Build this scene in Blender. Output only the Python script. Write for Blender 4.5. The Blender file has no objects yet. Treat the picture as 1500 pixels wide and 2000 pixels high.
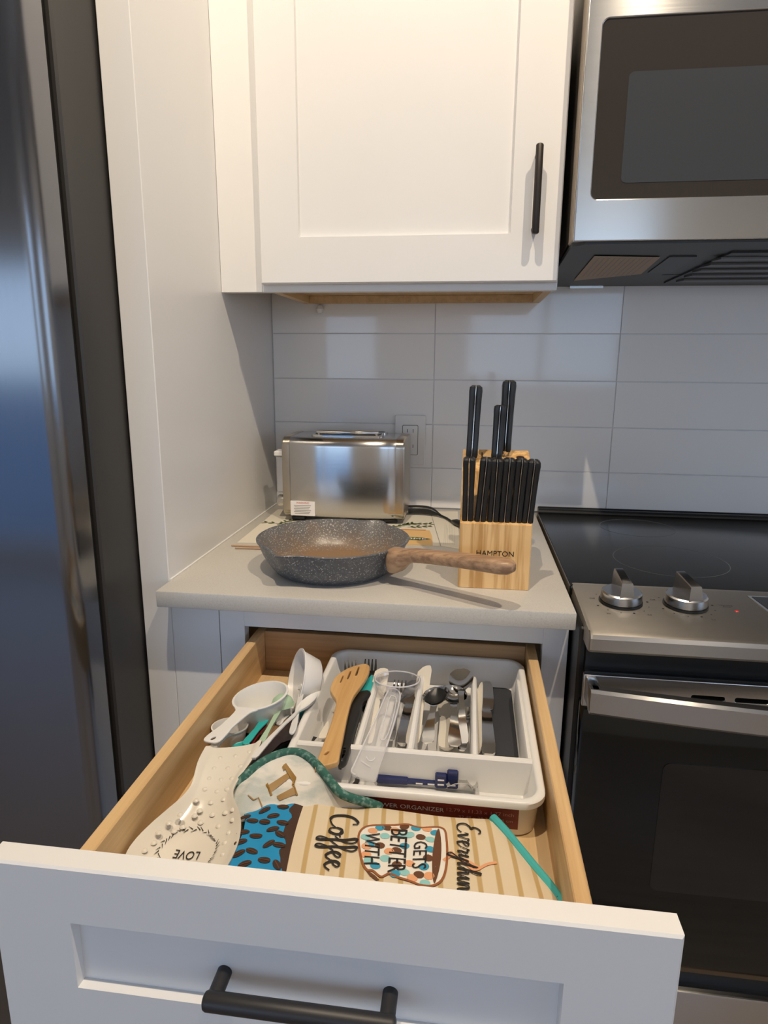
import bpy, bmesh, math, random
from mathutils import Vector, Matrix
random.seed(7)
C = bpy.context.scene.collection
ZC = 0.94                       # height of the counter top above the floor; all numbers below are relative to the counter top

# ------------------------------------------------------------------ camera, light, exposure
CAM = Vector((0.46923643, -1.55094098, 0.34339386))
FW = Vector((-0.1250104, 0.96687466, -0.22254391))
RT = Vector((0.9915195, 0.1297766, 0.00686359))
UP = Vector((-0.03551722, 0.2197986, 0.97489851))
FPX = 1279.3
cam_d = bpy.data.cameras.new('camera')
cam = bpy.data.objects.new('camera', cam_d); C.objects.link(cam)
cam.matrix_world = Matrix(((RT.x, UP.x, -FW.x, CAM.x), (RT.y, UP.y, -FW.y, CAM.y),
                           (RT.z, UP.z, -FW.z, CAM.z + ZC), (0, 0, 0, 1)))
cam_d.sensor_fit = 'VERTICAL'; cam_d.sensor_height = 24.0
cam_d.lens = 24.0 * FPX / 2000.0
cam_d.clip_start = 0.02
bpy.context.scene.camera = cam
vs = bpy.context.scene.view_settings
vs.view_transform = 'Standard'; vs.look = 'None'; vs.gamma = 1.0; vs.use_curve_mapping = False
vs.exposure = 0.10
w = bpy.data.worlds.new('World'); bpy.context.scene.world = w; w.use_nodes = True
wn, wl = w.node_tree.nodes, w.node_tree.links      # clear sky: paler at the horizon, deeper blue overhead
tcw = wn.new('ShaderNodeTexCoord'); sxw = wn.new('ShaderNodeSeparateXYZ'); rw = wn.new('ShaderNodeValToRGB')
wl.new(tcw.outputs['Generated'], sxw.inputs[0]); wl.new(sxw.outputs['Z'], rw.inputs['Fac'])
rw.color_ramp.elements[0].position = 0.0; rw.color_ramp.elements[0].color = (0.58, 0.77, 1.0, 1)
rw.color_ramp.elements[1].position = 0.6; rw.color_ramp.elements[1].color = (0.26, 0.46, 0.95, 1)
wl.new(rw.outputs['Color'], wn['Background'].inputs[0])
wn['Background'].inputs[1].default_value = 2.7

def area_light(name, loc, rot, sx, sy):
    # portal in a window opening: guides the sky's light into the room, gives none itself
    d = bpy.data.lights.new(name, 'AREA'); d.shape = 'RECTANGLE'; d.size = sx; d.size_y = sy; d.cycles.is_portal = True
    o = bpy.data.objects.new(name, d); C.objects.link(o); o.location = (loc[0], loc[1], loc[2] + ZC); o.rotation_euler = rot
    return o
area_light('daylight_portal', (-1.75, -4.09, 0.045), (math.radians(90), 0, 0), 2.9, 1.81)
area_light('daylight_portal', (1.05, -4.09, 0.67), (math.radians(90), 0, 0), 1.3, 1.06)
area_light('daylight_portal', (3.09, -2.0, 0.5), (math.radians(90), 0, math.radians(90)), 1.6, 1.1)
LAMPS = [(0.21, -1.38), (0.97, -1.38)]
LAMP_POWER = [66, 66]

# ------------------------------------------------------------------ geometry helpers: every shape is (verts, faces)
def ray(px, py, ax, val):
    d = FW + RT * ((px - 750) / FPX) + UP * ((1000 - py) / FPX)
    t = (val - CAM[ax]) / d[ax]
    return CAM + d * t
def at(px, py, z): return ray(px, py, 2, z)
def aty(px, py, y): return ray(px, py, 1, y)

def join(*gs):
    V, F = [], []
    for g in gs:
        o = len(V); V += list(g[0]); F += [tuple(i + o for i in f) for f in g[1]]
    return V, F
def xf(g, M): return [M @ Vector(v) for v in g[0]], g[1]
def from_bm(bm):
    bm.verts.ensure_lookup_table(); bm.verts.index_update()
    g = [v.co.copy() for v in bm.verts], [tuple(v.index for v in f.verts) for f in bm.faces]
    bm.free(); return g
def box(x0, x1, y0, y1, z0, z1, b=0.0, seg=1):
    bm = bmesh.new()
    bmesh.ops.create_cube(bm, size=1, matrix=Matrix.Translation(((x0+x1)/2, (y0+y1)/2, (z0+z1)/2)) @ Matrix.Diagonal((abs(x1-x0), abs(y1-y0), abs(z1-z0), 1)))
    if b > 0: bmesh.ops.bevel(bm, geom=bm.edges[:], offset=b, segments=seg, affect='EDGES', profile=0.5, clamp_overlap=True)
    return from_bm(bm)
def loft(rings, cap0=True, cap1=True, closed=True):
    n = len(rings[0]); V = [Vector(p) for r in rings for p in r]; F = []
    for k in range(len(rings) - 1):
        for i in range(n if closed else n - 1):
            j = (i + 1) % n
            F.append((k*n+i, k*n+j, (k+1)*n+j, (k+1)*n+i))
    if closed and cap0: F.append(tuple(reversed(range(n))))
    if closed and cap1: F.append(tuple((len(rings)-1)*n + i for i in range(n)))
    return V, F
def tube(pts, rad, n=10, flat=1.0, up=Vector((0, 0, 1))):
    pts = [Vector(p) for p in pts]
    if not hasattr(rad, '__len__'): rad = [rad] * len(pts)
    rings = []
    for i, p in enumerate(pts):
        t = (pts[min(i+1, len(pts)-1)] - pts[max(i-1, 0)]).normalized()
        a = t.cross(up)
        a = a.normalized() if a.length > 1e-6 else t.orthogonal().normalized()
        b = a.cross(t).normalized()
        rings.append([p + a * (rad[i] * math.cos(2*math.pi*k/n)) + b * (rad[i] * flat * math.sin(2*math.pi*k/n)) for k in range(n)])
    return loft(rings)
def cyl(p0, p1, r0, r1=None, n=24):
    return tube([p0, p1], [r0, r0 if r1 is None else r1], n, up=Vector((0.013, 0.97, 0.21)))
def lathe(prof, n=48, fr=None):
    V, F = [], []
    m = len(prof)
    for k in range(n):
        a = 2*math.pi*k/n
        for (r, z) in prof:
            rr = r if fr is None else fr(r, z, a)
            V.append(Vector((rr*math.cos(a), rr*math.sin(a), z)))
    for k in range(n):
        for i in range(m-1):
            q = (k*m+i, ((k+1)%n)*m+i, ((k+1)%n)*m+i+1, k*m+i+1)
            F.append(q)
    return V, F
def rrect(x0, x1, y0, y1, r, n=6):
    out = []
    for cx, cy, a0 in ((x1-r, y1-r, 0), (x0+r, y1-r, 90), (x0+r, y0+r, 180), (x1-r, y0+r, 270)):
        for i in range(n+1):
            a = math.radians(a0 + 90*i/n); out.append((cx + r*math.cos(a), cy + r*math.sin(a)))
    return out
def smooth_poly(P, sub=6, closed=True):
    P = [Vector(p) for p in P]; n = len(P); out = []
    rng = range(n) if closed else range(n-1)
    for i in rng:
        if closed: a, b, c, d = P[i-1], P[i], P[(i+1) % n], P[(i+2) % n]
        else: a, b, c, d = P[max(i-1, 0)], P[i], P[i+1], P[min(i+2, n-1)]
        for k in range(sub):
            t = k/sub
            out.append(0.5*((2*b) + (c-a)*t + (2*a-5*b+4*c-d)*t*t + (3*b-3*c+d-a)*t**3))
    if not closed: out.append(P[-1])
    return out
def curve_mesh(c):
    o = bpy.data.objects.new('tmp_shape', c); C.objects.link(o)
    dg = bpy.context.evaluated_depsgraph_get(); me = o.evaluated_get(dg).to_mesh()
    g = [v.co.copy() for v in me.vertices], [tuple(p.vertices) for p in me.polygons]
    o.evaluated_get(dg).to_mesh_clear(); bpy.data.objects.remove(o); bpy.data.curves.remove(c)
    return g
def plate(outlines, t, bev=0.0, z=0.0):
    """flat piece with holes: outlines = list of closed 2D polygons, z = its middle"""
    c = bpy.data.curves.new('tmp_outline', 'CURVE'); c.dimensions = '2D'; c.fill_mode = 'BOTH'
    c.extrude = max(t/2 - bev, 0.00005); c.bevel_depth = bev; c.bevel_resolution = 2; c.offset = -bev
    for P in outlines:
        s = c.splines.new('POLY'); s.points.add(len(P)-1); s.use_cyclic_u = True
        for q, p in zip(s.points, P): q.co = (p[0], p[1], 0, 1)
    V, F = curve_mesh(c)
    return [v + Vector((0, 0, z)) for v in V], F
def text(body, size, align='CENTER'):
    c = bpy.data.curves.new('tmp_text', 'FONT'); c.body = body; c.size = size; c.align_x = align; c.align_y = 'CENTER'
    c.resolution_u = 3
    return curve_mesh(c)
def frame(o, x, y):
    """matrix that maps local x/y to world directions x/y at o"""
    x = Vector(x).normalized(); y = Vector(y); y = (y - x * y.dot(x)).normalized(); z = x.cross(y)
    return Matrix(((x.x, y.x, z.x, o[0]), (x.y, y.y, z.y, o[1]), (x.z, y.z, z.z, o[2]), (0, 0, 0, 1)))
def blade(st, m=7):
    """utensil along +x: stations (x, half width, z, thickness, hollow[, y offset])"""
    rings = []
    for s in st:
        x, hw, z, t, h = s[:5]; yo = s[5] if len(s) > 5 else 0
        top = [Vector((x, yo - hw + 2*hw*i/(m-1), z - h*(1-(2*i/(m-1)-1)**2))) for i in range(m)]
        bot = [v - Vector((0, 0, t)) for v in reversed(top)]
        bot[0] += Vector((0, -hw*0.08, t*0.35)); bot[-1] += Vector((0, hw*0.08, t*0.35))
        rings.append(top + bot)
    return loft(rings)
def lay(g, p0, p1, roll=0.0, tip=0.0):
    p0 = Vector(p0); p1 = Vector(p1); x = (p1-p0).normalized()
    y = Vector((0, 0, 1)).cross(x).normalized()
    M = frame(p0, x, y) @ Matrix.Rotation(roll, 4, 'X') @ Matrix.Rotation(tip, 4, 'Y')
    return xf(g, M)
def ribbon(pts, wd, hf, dz=0.0007):
    """flat printed stroke lying on the height field"""
    pts = [Vector((p[0], p[1], 0)) for p in pts]; V, F = [], []
    for i, p in enumerate(pts):
        t = pts[min(i+1, len(pts)-1)] - pts[max(i-1, 0)]
        t = t.normalized() if t.length > 1e-9 else Vector((1, 0, 0)); a = Vector((-t.y, t.x, 0))
        ww = wd[i] if hasattr(wd, '__len__') else wd
        for s in (-1, 1):
            q = p + a*s*ww/2; V.append(Vector((q.x, q.y, hf(q.x, q.y) + dz)))
    for i in range(len(pts)-1): F.append((2*i, 2*i+2, 2*i+3, 2*i+1))
    return V, F
def blot(P, hf, dz=0.0006):
    n = len(P); c = sum((Vector((p[0], p[1], 0)) for p in P), Vector())/n
    V = [Vector((c.x, c.y, hf(c.x, c.y)+dz))] + [Vector((p[0], p[1], hf(p[0], p[1])+dz)) for p in P]
    return V, [(0, 1+i, 1+(i+1) % n) for i in range(n)]
def onhf(px, py, hf, z0=-0.12):
    z = z0
    for _ in range(6): p = at(px, py, z); z = hf(p.x, p.y)
    return at(px, py, z)

# ------------------------------------------------------------------ objects
BASE = {}
def root_loc(o):
    while o.parent: o = o.parent
    return Vector(BASE[o.name])
def mkmesh(name, g, mat, loc, angle=35):
    me = bpy.data.meshes.new(name)
    me.from_pydata([tuple(Vector(v) - loc) for v in g[0]], [], g[1])
    bm = bmesh.new(); bm.from_mesh(me); bmesh.ops.recalc_face_normals(bm, faces=bm.faces[:]); bm.to_mesh(me); bm.free()
    me.polygons.foreach_set('use_smooth', [True]*len(me.polygons)); me.set_sharp_from_angle(angle=math.radians(angle))
    me.materials.append(mat); me.update()
    o = bpy.data.objects.new(name, me); C.objects.link(o); return o
def tag(o, label, cat, group=None):
    o['label'] = label; o['category'] = cat
    if group: o['group'] = group
def thing(name, label, cat, loc, group=None):
    o = bpy.data.objects.new(name, None); C.objects.link(o); o.location = loc; o.empty_display_size = 0.03
    BASE[o.name] = tuple(loc); tag(o, label, cat, group); return o
def part(name, g, mat, parent, label=None, angle=35):
    o = mkmesh(name, g, mat, root_loc(parent), angle); o.parent = parent
    if label: o['label'] = label
    return o
def solo(name, g, mat, label, cat, loc, group=None, angle=35):
    o = mkmesh(name, g, mat, Vector(loc), angle); o.location = loc; BASE[o.name] = tuple(loc); tag(o, label, cat, group); return o
def struct(name, g, mat, loc=(0, 0, 0)):
    o = mkmesh(name, g, mat, Vector(loc)); o.location = loc; BASE[o.name] = tuple(loc); o['kind'] = 'structure'; return o

# ------------------------------------------------------------------ materials
def newmat(name):
    m = bpy.data.materials.new(name); m.use_nodes = True
    return m, m.node_tree.nodes, m.node_tree.links, m.node_tree.nodes['Principled BSDF']
def setp(p, col=None, rough=None, metal=None, **k):
    if col is not None: p.inputs['Base Color'].default_value = (*col, 1)
    if rough is not None: p.inputs['Roughness'].default_value = rough
    if metal is not None: p.inputs['Metallic'].default_value = metal
    for a, v in k.items(): p.inputs[a.replace('_', ' ')].default_value = v
def coords(N, L, scale=(1, 1, 1), rot=(0, 0, 0)):
    tc = N.new('ShaderNodeTexCoord'); mp = N.new('ShaderNodeMapping')
    mp.inputs['Scale'].default_value = scale; mp.inputs['Rotation'].default_value = rot
    L.new(tc.outputs['Object'], mp.inputs['Vector']); return mp.outputs['Vector']
def noise(N, L, vec, scale, detail=3, rough=0.5):
    n = N.new('ShaderNodeTexNoise'); n.inputs['Scale'].default_value = scale; n.inputs['Detail'].default_value = detail
    n.inputs['Roughness'].default_value = rough; L.new(vec, n.inputs['Vector']); return n.outputs['Fac']
def ramp(N, L, fac, stops):
    r = N.new('ShaderNodeValToRGB'); e = r.color_ramp.elements
    while len(e) < len(stops): e.new(0.5)
    for q, (p, c) in zip(e, stops): q.position = p; q.color = (*c, 1)
    L.new(fac, r.inputs['Fac']); return r.outputs['Color']
def bump(N, L, p, h, strength=0.2, dist=0.001):
    b = N.new('ShaderNodeBump'); b.inputs['Strength'].default_value = strength; b.inputs['Distance'].default_value = dist
    L.new(h, b.inputs['Height']); L.new(b.outputs['Normal'], p.inputs['Normal'])
def mixc(N, L, fac, a, b):
    m = N.new('ShaderNodeMix'); m.data_type = 'RGBA'
    for i, v in ((0, fac), (6, a), (7, b)):
        if isinstance(v, (int, float)): m.inputs[i].default_value = v
        elif isinstance(v, tuple): m.inputs[i].default_value = (*v, 1)
        else: L.new(v, m.inputs[i])
    return m.outputs[2]
def plain(name, col, rough=0.4, metal=0.0, **k):
    m, N, L, p = newmat(name); setp(p, col, rough, metal, **k); return m
def painted(name, col, rough=0.35):
    m, N, L, p = newmat(name); setp(p, col, rough)
    v = coords(N, L); bump(N, L, p, noise(N, L, v, 260, 2), 0.05, 0.0006)
    L.new(ramp(N, L, noise(N, L, v, 3, 3), [(0.3, tuple(c*0.97 for c in col)), (0.7, col)]), p.inputs['Base Color']); return m
def wood(name, light, dark, axis, scale=1.0, rough=0.45, contrast=1.0):
    m, N, L, p = newmat(name); setp(p, light, rough)
    sc = [120*scale]*3; sc[axis] = 4.0*scale
    v = coords(N, L, tuple(sc))
    f = noise(N, L, v, 1.0, 5, 0.62)
    c = ramp(N, L, f, [(0.5-0.15*contrast, dark), (0.5+0.10*contrast, light)])
    sc2 = [26*scale]*3; sc2[axis] = 1.6*scale
    hf_ = N.new('ShaderNodeMath'); hf_.operation = 'MULTIPLY'; hf_.inputs[1].default_value = 0.7; L.new(noise(N, L, coords(N, L, tuple(sc2)), 1.0, 3), hf_.inputs[0])
    c2 = mixc(N, L, hf_.outputs[0], c, tuple(0.55*a+0.45*b for a, b in zip(light, dark)))
    L.new(c2, p.inputs['Base Color']); bump(N, L, p, f, 0.08, 0.0006); return m
def steel(name, col=(0.56, 0.55, 0.53), rough=0.26, axis=0, streak=0.10):
    m, N, L, p = newmat(name); setp(p, col, rough, 1.0)
    ge = N.new('ShaderNodeNewGeometry'); cr = N.new('ShaderNodeVectorMath'); cr.operation = 'CROSS_PRODUCT'      # highlights run across the brushing
    ax_ = [0.013, 0.017, 0.011]; ax_[axis] = 1.0; cr.inputs[1].default_value = ax_
    L.new(ge.outputs['Normal'], cr.inputs[0]); L.new(cr.outputs[0], p.inputs['Tangent'])
    sc = [900]*3; sc[axis] = 6
    f = noise(N, L, coords(N, L, tuple(sc)), 1.0, 2)
    mr = N.new('ShaderNodeMapRange'); mr.inputs['To Min'].default_value = rough - streak/2; mr.inputs['To Max'].default_value = rough + streak/2
    L.new(f, mr.inputs['Value']); L.new(mr.outputs['Result'], p.inputs['Roughness'])
    p.inputs['Anisotropic'].default_value = 0.85
    bump(N, L, p, f, 0.012, 0.0002); return m
def clear(name, col=(0.93, 0.93, 0.95), gloss=0.28):
    m, N, L, p = newmat(name); out = N['Material Output']
    t = N.new('ShaderNodeBsdfTransparent'); t.inputs[0].default_value = (*col, 1)
    g = N.new('ShaderNodeBsdfGlossy'); g.inputs['Roughness'].default_value = 0.08
    fr = N.new('ShaderNodeLayerWeight'); fr.inputs['Blend'].default_value = gloss
    mx = N.new('ShaderNodeMixShader'); pw_ = N.new('ShaderNodeMath'); pw_.operation = 'MULTIPLY_ADD'; pw_.inputs[1].default_value = 0.55; pw_.inputs[2].default_value = 0.03; L.new(fr.outputs['Facing'], pw_.inputs[0]); L.new(pw_.outputs[0], mx.inputs[0]); L.new(t.outputs[0], mx.inputs[1]); L.new(g.outputs[0], mx.inputs[2])
    L.new(mx.outputs[0], out.inputs['Surface']); return m

M = {}
M['paint'] = painted('white_paint', (0.80, 0.79, 0.775), 0.32)
M['wallpaint'] = painted('wall_paint', (0.80, 0.785, 0.76), 0.6)
M['ceil'] = painted('ceiling_paint', (0.82, 0.81, 0.79), 0.7)
M['tile'] = plain('glazed_tile', (0.86, 0.85, 0.84), 0.07)
M['grout'] = plain('grout', (0.80, 0.79, 0.78), 0.8)
M['floor'] = wood('floor_wood', (0.34, 0.28, 0.22), (0.24, 0.19, 0.14), 0, 0.4, 0.4)
M['steel'] = steel('brushed_steel', (0.58, 0.57, 0.55), 0.2, 0, 0.06)
M['steel_v'] = steel('brushed_steel_upright', (0.50, 0.50, 0.50), 0.2, 2)
M['steel_dark'] = steel('fridge_steel', (0.22, 0.225, 0.24), 0.2, 2, 0.06)
M['steel_top'] = steel('panel_steel', (0.36, 0.335, 0.30), 0.36, 0, 0.06)
M['chrome'] = plain('polished_steel', (0.62, 0.61, 0.59), 0.09, 1.0)
M['fridge_side'] = plain('fridge_side', (0.030, 0.028, 0.027), 0.42)
M['black'] = plain('black_plastic', (0.012, 0.012, 0.012), 0.35)
M['blackmetal'] = plain('matte_black_metal', (0.018, 0.017, 0.017), 0.45)
M['blackglass'] = plain('black_glass', (0.005, 0.0055, 0.005), 0.05)
M['cooktop'] = plain('cooktop_glass', (0.008, 0.0085, 0.009), 0.2)
M['gasket'] = plain('rubber_gasket', (0.012, 0.011, 0.010), 0.7)
M['white'] = plain('white_plastic', (0.80, 0.79, 0.77), 0.3)
M['whiteorg'] = plain('white_tray_plastic', (0.80, 0.79, 0.77), 0.33)
M['cream'] = plain('cream_plastic', (0.74, 0.69, 0.60), 0.35)
M['bronze'] = plain('dark_bronze_metal', (0.045, 0.038, 0.034), 0.4, 0.6)

m, N, L, p = newmat('quartz'); setp(p, (0.58, 0.545, 0.49), 0.28)
v = coords(N, L); f1 = noise(N, L, v, 420, 4, 0.7); f2 = noise(N, L, v, 14, 3)
c = ramp(N, L, f1, [(0.34, (0.45, 0.42, 0.38)), (0.5, (0.56, 0.53, 0.475)), (0.72, (0.62, 0.59, 0.54))])
L.new(mixc(N, L, f2, c, (0.56, 0.535, 0.49)), p.inputs['Base Color']); M['quartz'] = m
M['maple_y'] = wood('maple_long', (0.74, 0.51, 0.26), (0.56, 0.34, 0.15), 1, 0.8, 0.42)
M['maple_x'] = wood('maple_cross', (0.50, 0.32, 0.165), (0.33, 0.19, 0.09), 0, 0.8, 0.42)
M['ply'] = wood('birch_ply', (0.74, 0.54, 0.31), (0.60, 0.41, 0.21), 1, 0.5, 0.45)
M['pine'] = wood('pine_block', (0.90, 0.60, 0.28), (0.50, 0.25, 0.07), 2, 0.62, 0.42, 0.5)
M['bamboo'] = wood('bamboo', (0.66, 0.41, 0.17), (0.50, 0.27, 0.09), 1, 0.7, 0.45)
M['cabwood'] = wood('cabinet_wood', (0.70, 0.50, 0.27), (0.55, 0.36, 0.18), 1, 0.7, 0.5)
M['walnut'] = wood('pan_handle_wood', (0.52, 0.33, 0.19), (0.19, 0.10, 0.055), 0, 1.2, 0.38, 1.0)
M['stick'] = wood('stick_wood', (0.56, 0.37, 0.23), (0.42, 0.26, 0.15), 0, 1.0, 0.5)

m, N, L, p = newmat('speckled_pan'); setp(p, (0.1, 0.1, 0.11), 0.38)
v = coords(N, L); f = noise(N, L, v, 380, 2, 0.6); g2 = noise(N, L, v, 120, 2, 0.6)
c = ramp(N, L, f, [(0.60, (0.085, 0.09, 0.10)), (0.66, (0.50, 0.49, 0.47))])
c = mixc(N, L, ramp(N, L, g2, [(0.45, (0, 0, 0)), (0.7, (0.35, 0.35, 0.35))]), c, (0.17, 0.18, 0.20))
tc = N.new('ShaderNodeTexCoord'); sx = N.new('ShaderNodeSeparateXYZ'); L.new(tc.outputs['Object'], sx.inputs[0])
ln = N.new('ShaderNodeVectorMath'); ln.operation = 'LENGTH'; mz = N.new('ShaderNodeVectorMath'); mz.operation = 'MULTIPLY'
mz.inputs[1].default_value = (1, 1, 0); L.new(tc.outputs['Object'], mz.inputs[0]); L.new(mz.outputs[0], ln.inputs[0])
ad = N.new('ShaderNodeMath'); ad.operation = 'MULTIPLY_ADD'; L.new(noise(N, L, v, 35, 4), ad.inputs[0]); ad.inputs[1].default_value = 0.035; L.new(ln.outputs['Value'], ad.inputs[2])
st = ramp(N, L, ad.outputs[0], [(0.088, (0.8, 0.8, 0.8)), (0.118, (0, 0, 0))])
M['pan_out'] = m; L.new(c, p.inputs['Base Color'])
# the cooking surface carries a brown burnt-on stain in its middle
m2, N2, L2, p2 = newmat('stained_pan_inside'); setp(p2, (0.1, 0.1, 0.1), 0.33)
v = coords(N2, L2); f = noise(N2, L2, v, 380, 2, 0.6)
c = ramp(N2, L2, f, [(0.58, (0.17, 0.165, 0.16)), (0.64, (0.56, 0.54, 0.50))])
tc = N2.new('ShaderNodeTexCoord'); mz = N2.new('ShaderNodeVectorMath'); mz.operation = 'MULTIPLY'; mz.inputs[1].default_value = (1, 1, 0)
ln = N2.new('ShaderNodeVectorMath'); ln.operation = 'LENGTH'; L2.new(tc.outputs['Object'], mz.inputs[0]); L2.new(mz.outputs[0], ln.inputs[0])
ad = N2.new('ShaderNodeMath'); ad.operation = 'MULTIPLY_ADD'; L2.new(noise(N2, L2, v, 35, 4), ad.inputs[0]); ad.inputs[1].default_value = 0.04; L2.new(ln.outputs['Value'], ad.inputs[2])
st = ramp(N2, L2, ad.outputs[0], [(0.105, (0.85, 0.85, 0.85)), (0.142, (0, 0, 0))])
L2.new(mixc(N2, L2, st, c, (0.30, 0.175, 0.085)), p2.inputs['Base Color']); M['pan_in'] = m2

m, N, L, p = newmat('striped_mitt_cloth'); setp(p, (0.7, 0.6, 0.45), 0.85)
tc = N.new('ShaderNodeTexCoord'); sx = N.new('ShaderNodeSeparateXYZ'); L.new(tc.outputs['Object'], sx.inputs[0])
a1 = N.new('ShaderNodeMath'); a1.operation = 'MULTIPLY_ADD'; L.new(sx.outputs['Y'], a1.inputs[0]); a1.inputs[1].default_value = 0.10; L.new(sx.outputs['X'], a1.inputs[2])
a2 = N.new('ShaderNodeMath'); a2.operation = 'MULTIPLY'; L.new(a1.outputs[0], a2.inputs[0]); a2.inputs[1].default_value = 1/0.0182
a3 = N.new('ShaderNodeMath'); a3.operation = 'FRACT'; L.new(a2.outputs[0], a3.inputs[0])
c = ramp(N, L, a3.outputs[0], [(0.0, (0.52, 0.36, 0.16)), (0.20, (0.52, 0.36, 0.16)), (0.26, (0.70, 0.58, 0.41)), (0.94, (0.70, 0.58, 0.41))])
r = c.node; e = r.color_ramp.elements.new(1.0); e.color = (0.52, 0.36, 0.16, 1)
L.new(c, p.inputs['Base Color']); bump(N, L, p, noise(N, L, coords(N, L), 900, 2), 0.25, 0.0005); M['mitt'] = m
def cloth(name, col, rough=0.85):
    m, N, L, p = newmat(name); setp(p, col, rough); bump(N, L, p, noise(N, L, coords(N, L), 900, 2), 0.25, 0.0005); return m
M['mittblue'] = cloth('blue_cloth', (0.012, 0.26, 0.52))
M['mittbrown'] = cloth('brown_cloth', (0.055, 0.025, 0.015))
M['turq'] = cloth('turquoise_cloth', (0.06, 0.42, 0.42))
M['whitecloth'] = cloth('white_cloth', (0.72, 0.69, 0.63))
m = M['whitecloth']; N, L = m.node_tree.nodes, m.node_tree.links
L.new(ramp(N, L, noise(N, L, coords(N, L, (1, 2.2, 1)), 26, 4), [(0.40, (0.50, 0.53, 0.50)), (0.56, (0.72, 0.69, 0.63))]), N['Principled BSDF'].inputs['Base Color'])
m, N, L, p = newmat('green_binding'); setp(p, (0.04, 0.15, 0.12), 0.85)
L.new(ramp(N, L, noise(N, L, coords(N, L), 160, 3), [(0.5, (0.03, 0.12, 0.095)), (0.72, (0.26, 0.40, 0.36))]), p.inputs['Base Color']); M['greenbind'] = m
M['ink'] = plain('black_print', (0.015, 0.012, 0.010), 0.8)
M['gold'] = plain('gold_print', (0.30, 0.16, 0.03), 0.5)
M['inkbrown'] = plain('brown_print', (0.13, 0.05, 0.02), 0.85)
M['inkrust'] = plain('rust_print', (0.30, 0.10, 0.03), 0.85)
M['inkcream'] = plain('cream_print', (0.78, 0.74, 0.66), 0.85)
M['inkblue'] = plain('blue_print', (0.04, 0.30, 0.46), 0.85)
M['inkaqua'] = plain('aqua_print', (0.28, 0.56, 0.55), 0.85)
M['inkpeach'] = plain('peach_print', (0.75, 0.36, 0.18), 0.85)
M['inkwhite'] = plain('white_print', (0.85, 0.82, 0.80), 0.6)
M['inkgrey'] = plain('grey_print', (0.30, 0.29, 0.28), 0.7)
M['inkred'] = plain('red_print', (0.62, 0.13, 0.07), 0.7)
M['inkgreen'] = plain('leaf_print', (0.10, 0.13, 0.05), 0.8)
M['inktan'] = plain('tan_print', (0.72, 0.47, 0.20), 0.7)
M['inkorange'] = plain('orange_print', (0.60, 0.28, 0.10), 0.7)
M['redlabel'] = plain('dark_red_label', (0.21, 0.022, 0.018), 0.45)
M['ceramic'] = plain('cream_ceramic', (0.74, 0.69, 0.60), 0.14)
M['paper'] = plain('paper', (0.74, 0.69, 0.58), 0.6)
M['mint'] = plain('mint_plastic', (0.42, 0.58, 0.42), 0.4)
M['teal'] = plain('teal_plastic', (0.03, 0.42, 0.42), 0.35)
M['tealdark'] = plain('dark_teal_plastic', (0.01, 0.16, 0.17), 0.35)
M['red'] = plain('dark_red_plastic', (0.22, 0.015, 0.02), 0.35)
M['brownpl'] = plain('dark_brown_plastic', (0.03, 0.012, 0.012), 0.35)
M['tan'] = plain('tan_plastic', (0.45, 0.27, 0.13), 0.45)
M['navy'] = plain('navy_plastic', (0.010, 0.018, 0.10), 0.3)
M['slate'] = plain('slate_liner', (0.035, 0.038, 0.046), 0.55)
M['clear'] = clear('clear_plastic')
M['clearw'] = plain('clear_plastic_edge', (0.86, 0.85, 0.88), 0.15, 0.0, Alpha=0.55)
M['clearp'] = plain('clear_plastic_body', (0.88, 0.88, 0.91), 0.12, 0.0, Alpha=0.24)
M['led'] = plain('red_lamp', (0.6, 0.03, 0.02), 0.3)
m, N, L, p = newmat('lamp_glow'); setp(p, (1, 0.9, 0.75), 0.5); p.inputs['Emission Color'].default_value = (1, 0.82, 0.58, 1); p.inputs['Emission Strength'].default_value = 12; M['glow'] = m

# ------------------------------------------------------------------ the room
RX0, RX1, RY0, RZ1, FL = -3.4, 3.1, -4.1, 1.96, -ZC
struct('floor', box(RX0-0.1, RX1+0.1, RY0-0.1, 0.1, FL-0.08, FL), M['floor'], (0, 0, FL))
struct('ground', box(-40, 40, -60, RY0-0.12, FL-0.3, FL-0.2), plain('ground_outside', (0.16, 0.20, 0.22), 0.9), (0, -20, FL-0.2))
struct('ceiling', box(RX0-0.1, RX1+0.1, RY0-0.1, 0.1, RZ1, RZ1+0.08), M['ceil'], (0, 0, RZ1))
wb = struct('wall_back', box(RX0-0.1, RX1+0.1, 0.0, 0.1, FL, RZ1), M['grout'], (0, 0, FL))
struct('wall_left', box(RX0-0.1, RX0, RY0, 0, FL, RZ1), M['wallpaint'], (RX0, RY0/2, FL))
def wall_with_holes_y(y0, y1, holes):
    xs = sorted({RX0, RX1, *[h for q in holes for h in q[:2]]}); gs = []
    for a, b in zip(xs, xs[1:]):
        hit = [q for q in holes if q[0] <= a and b <= q[1]]
        if hit: q = hit[0]; gs += [box(a, b, y0, y1, FL, q[2]), box(a, b, y0, y1, q[3], RZ1)]
        else: gs.append(box(a, b, y0, y1, FL, RZ1))
    return join(*gs)
H1 = (-3.2, -0.3, -0.86, 0.95); H2 = (0.4, 1.7, 0.14, 1.20)
struct('wall_front', wall_with_holes_y(RY0-0.1, RY0, [H1, H2]), M['wallpaint'], (0, RY0, FL))
struct('wall_right', join(box(RX1, RX1+0.1, RY0, -2.8, FL, RZ1), box(RX1, RX1+0.1, -1.2, 0, FL, RZ1),
       box(RX1, RX1+0.1, -2.8, -1.2, FL, -0.05), box(RX1, RX1+0.1, -2.8, -1.2, 1.05, RZ1)), M['wallpaint'], (RX1, RY0/2, FL))
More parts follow.
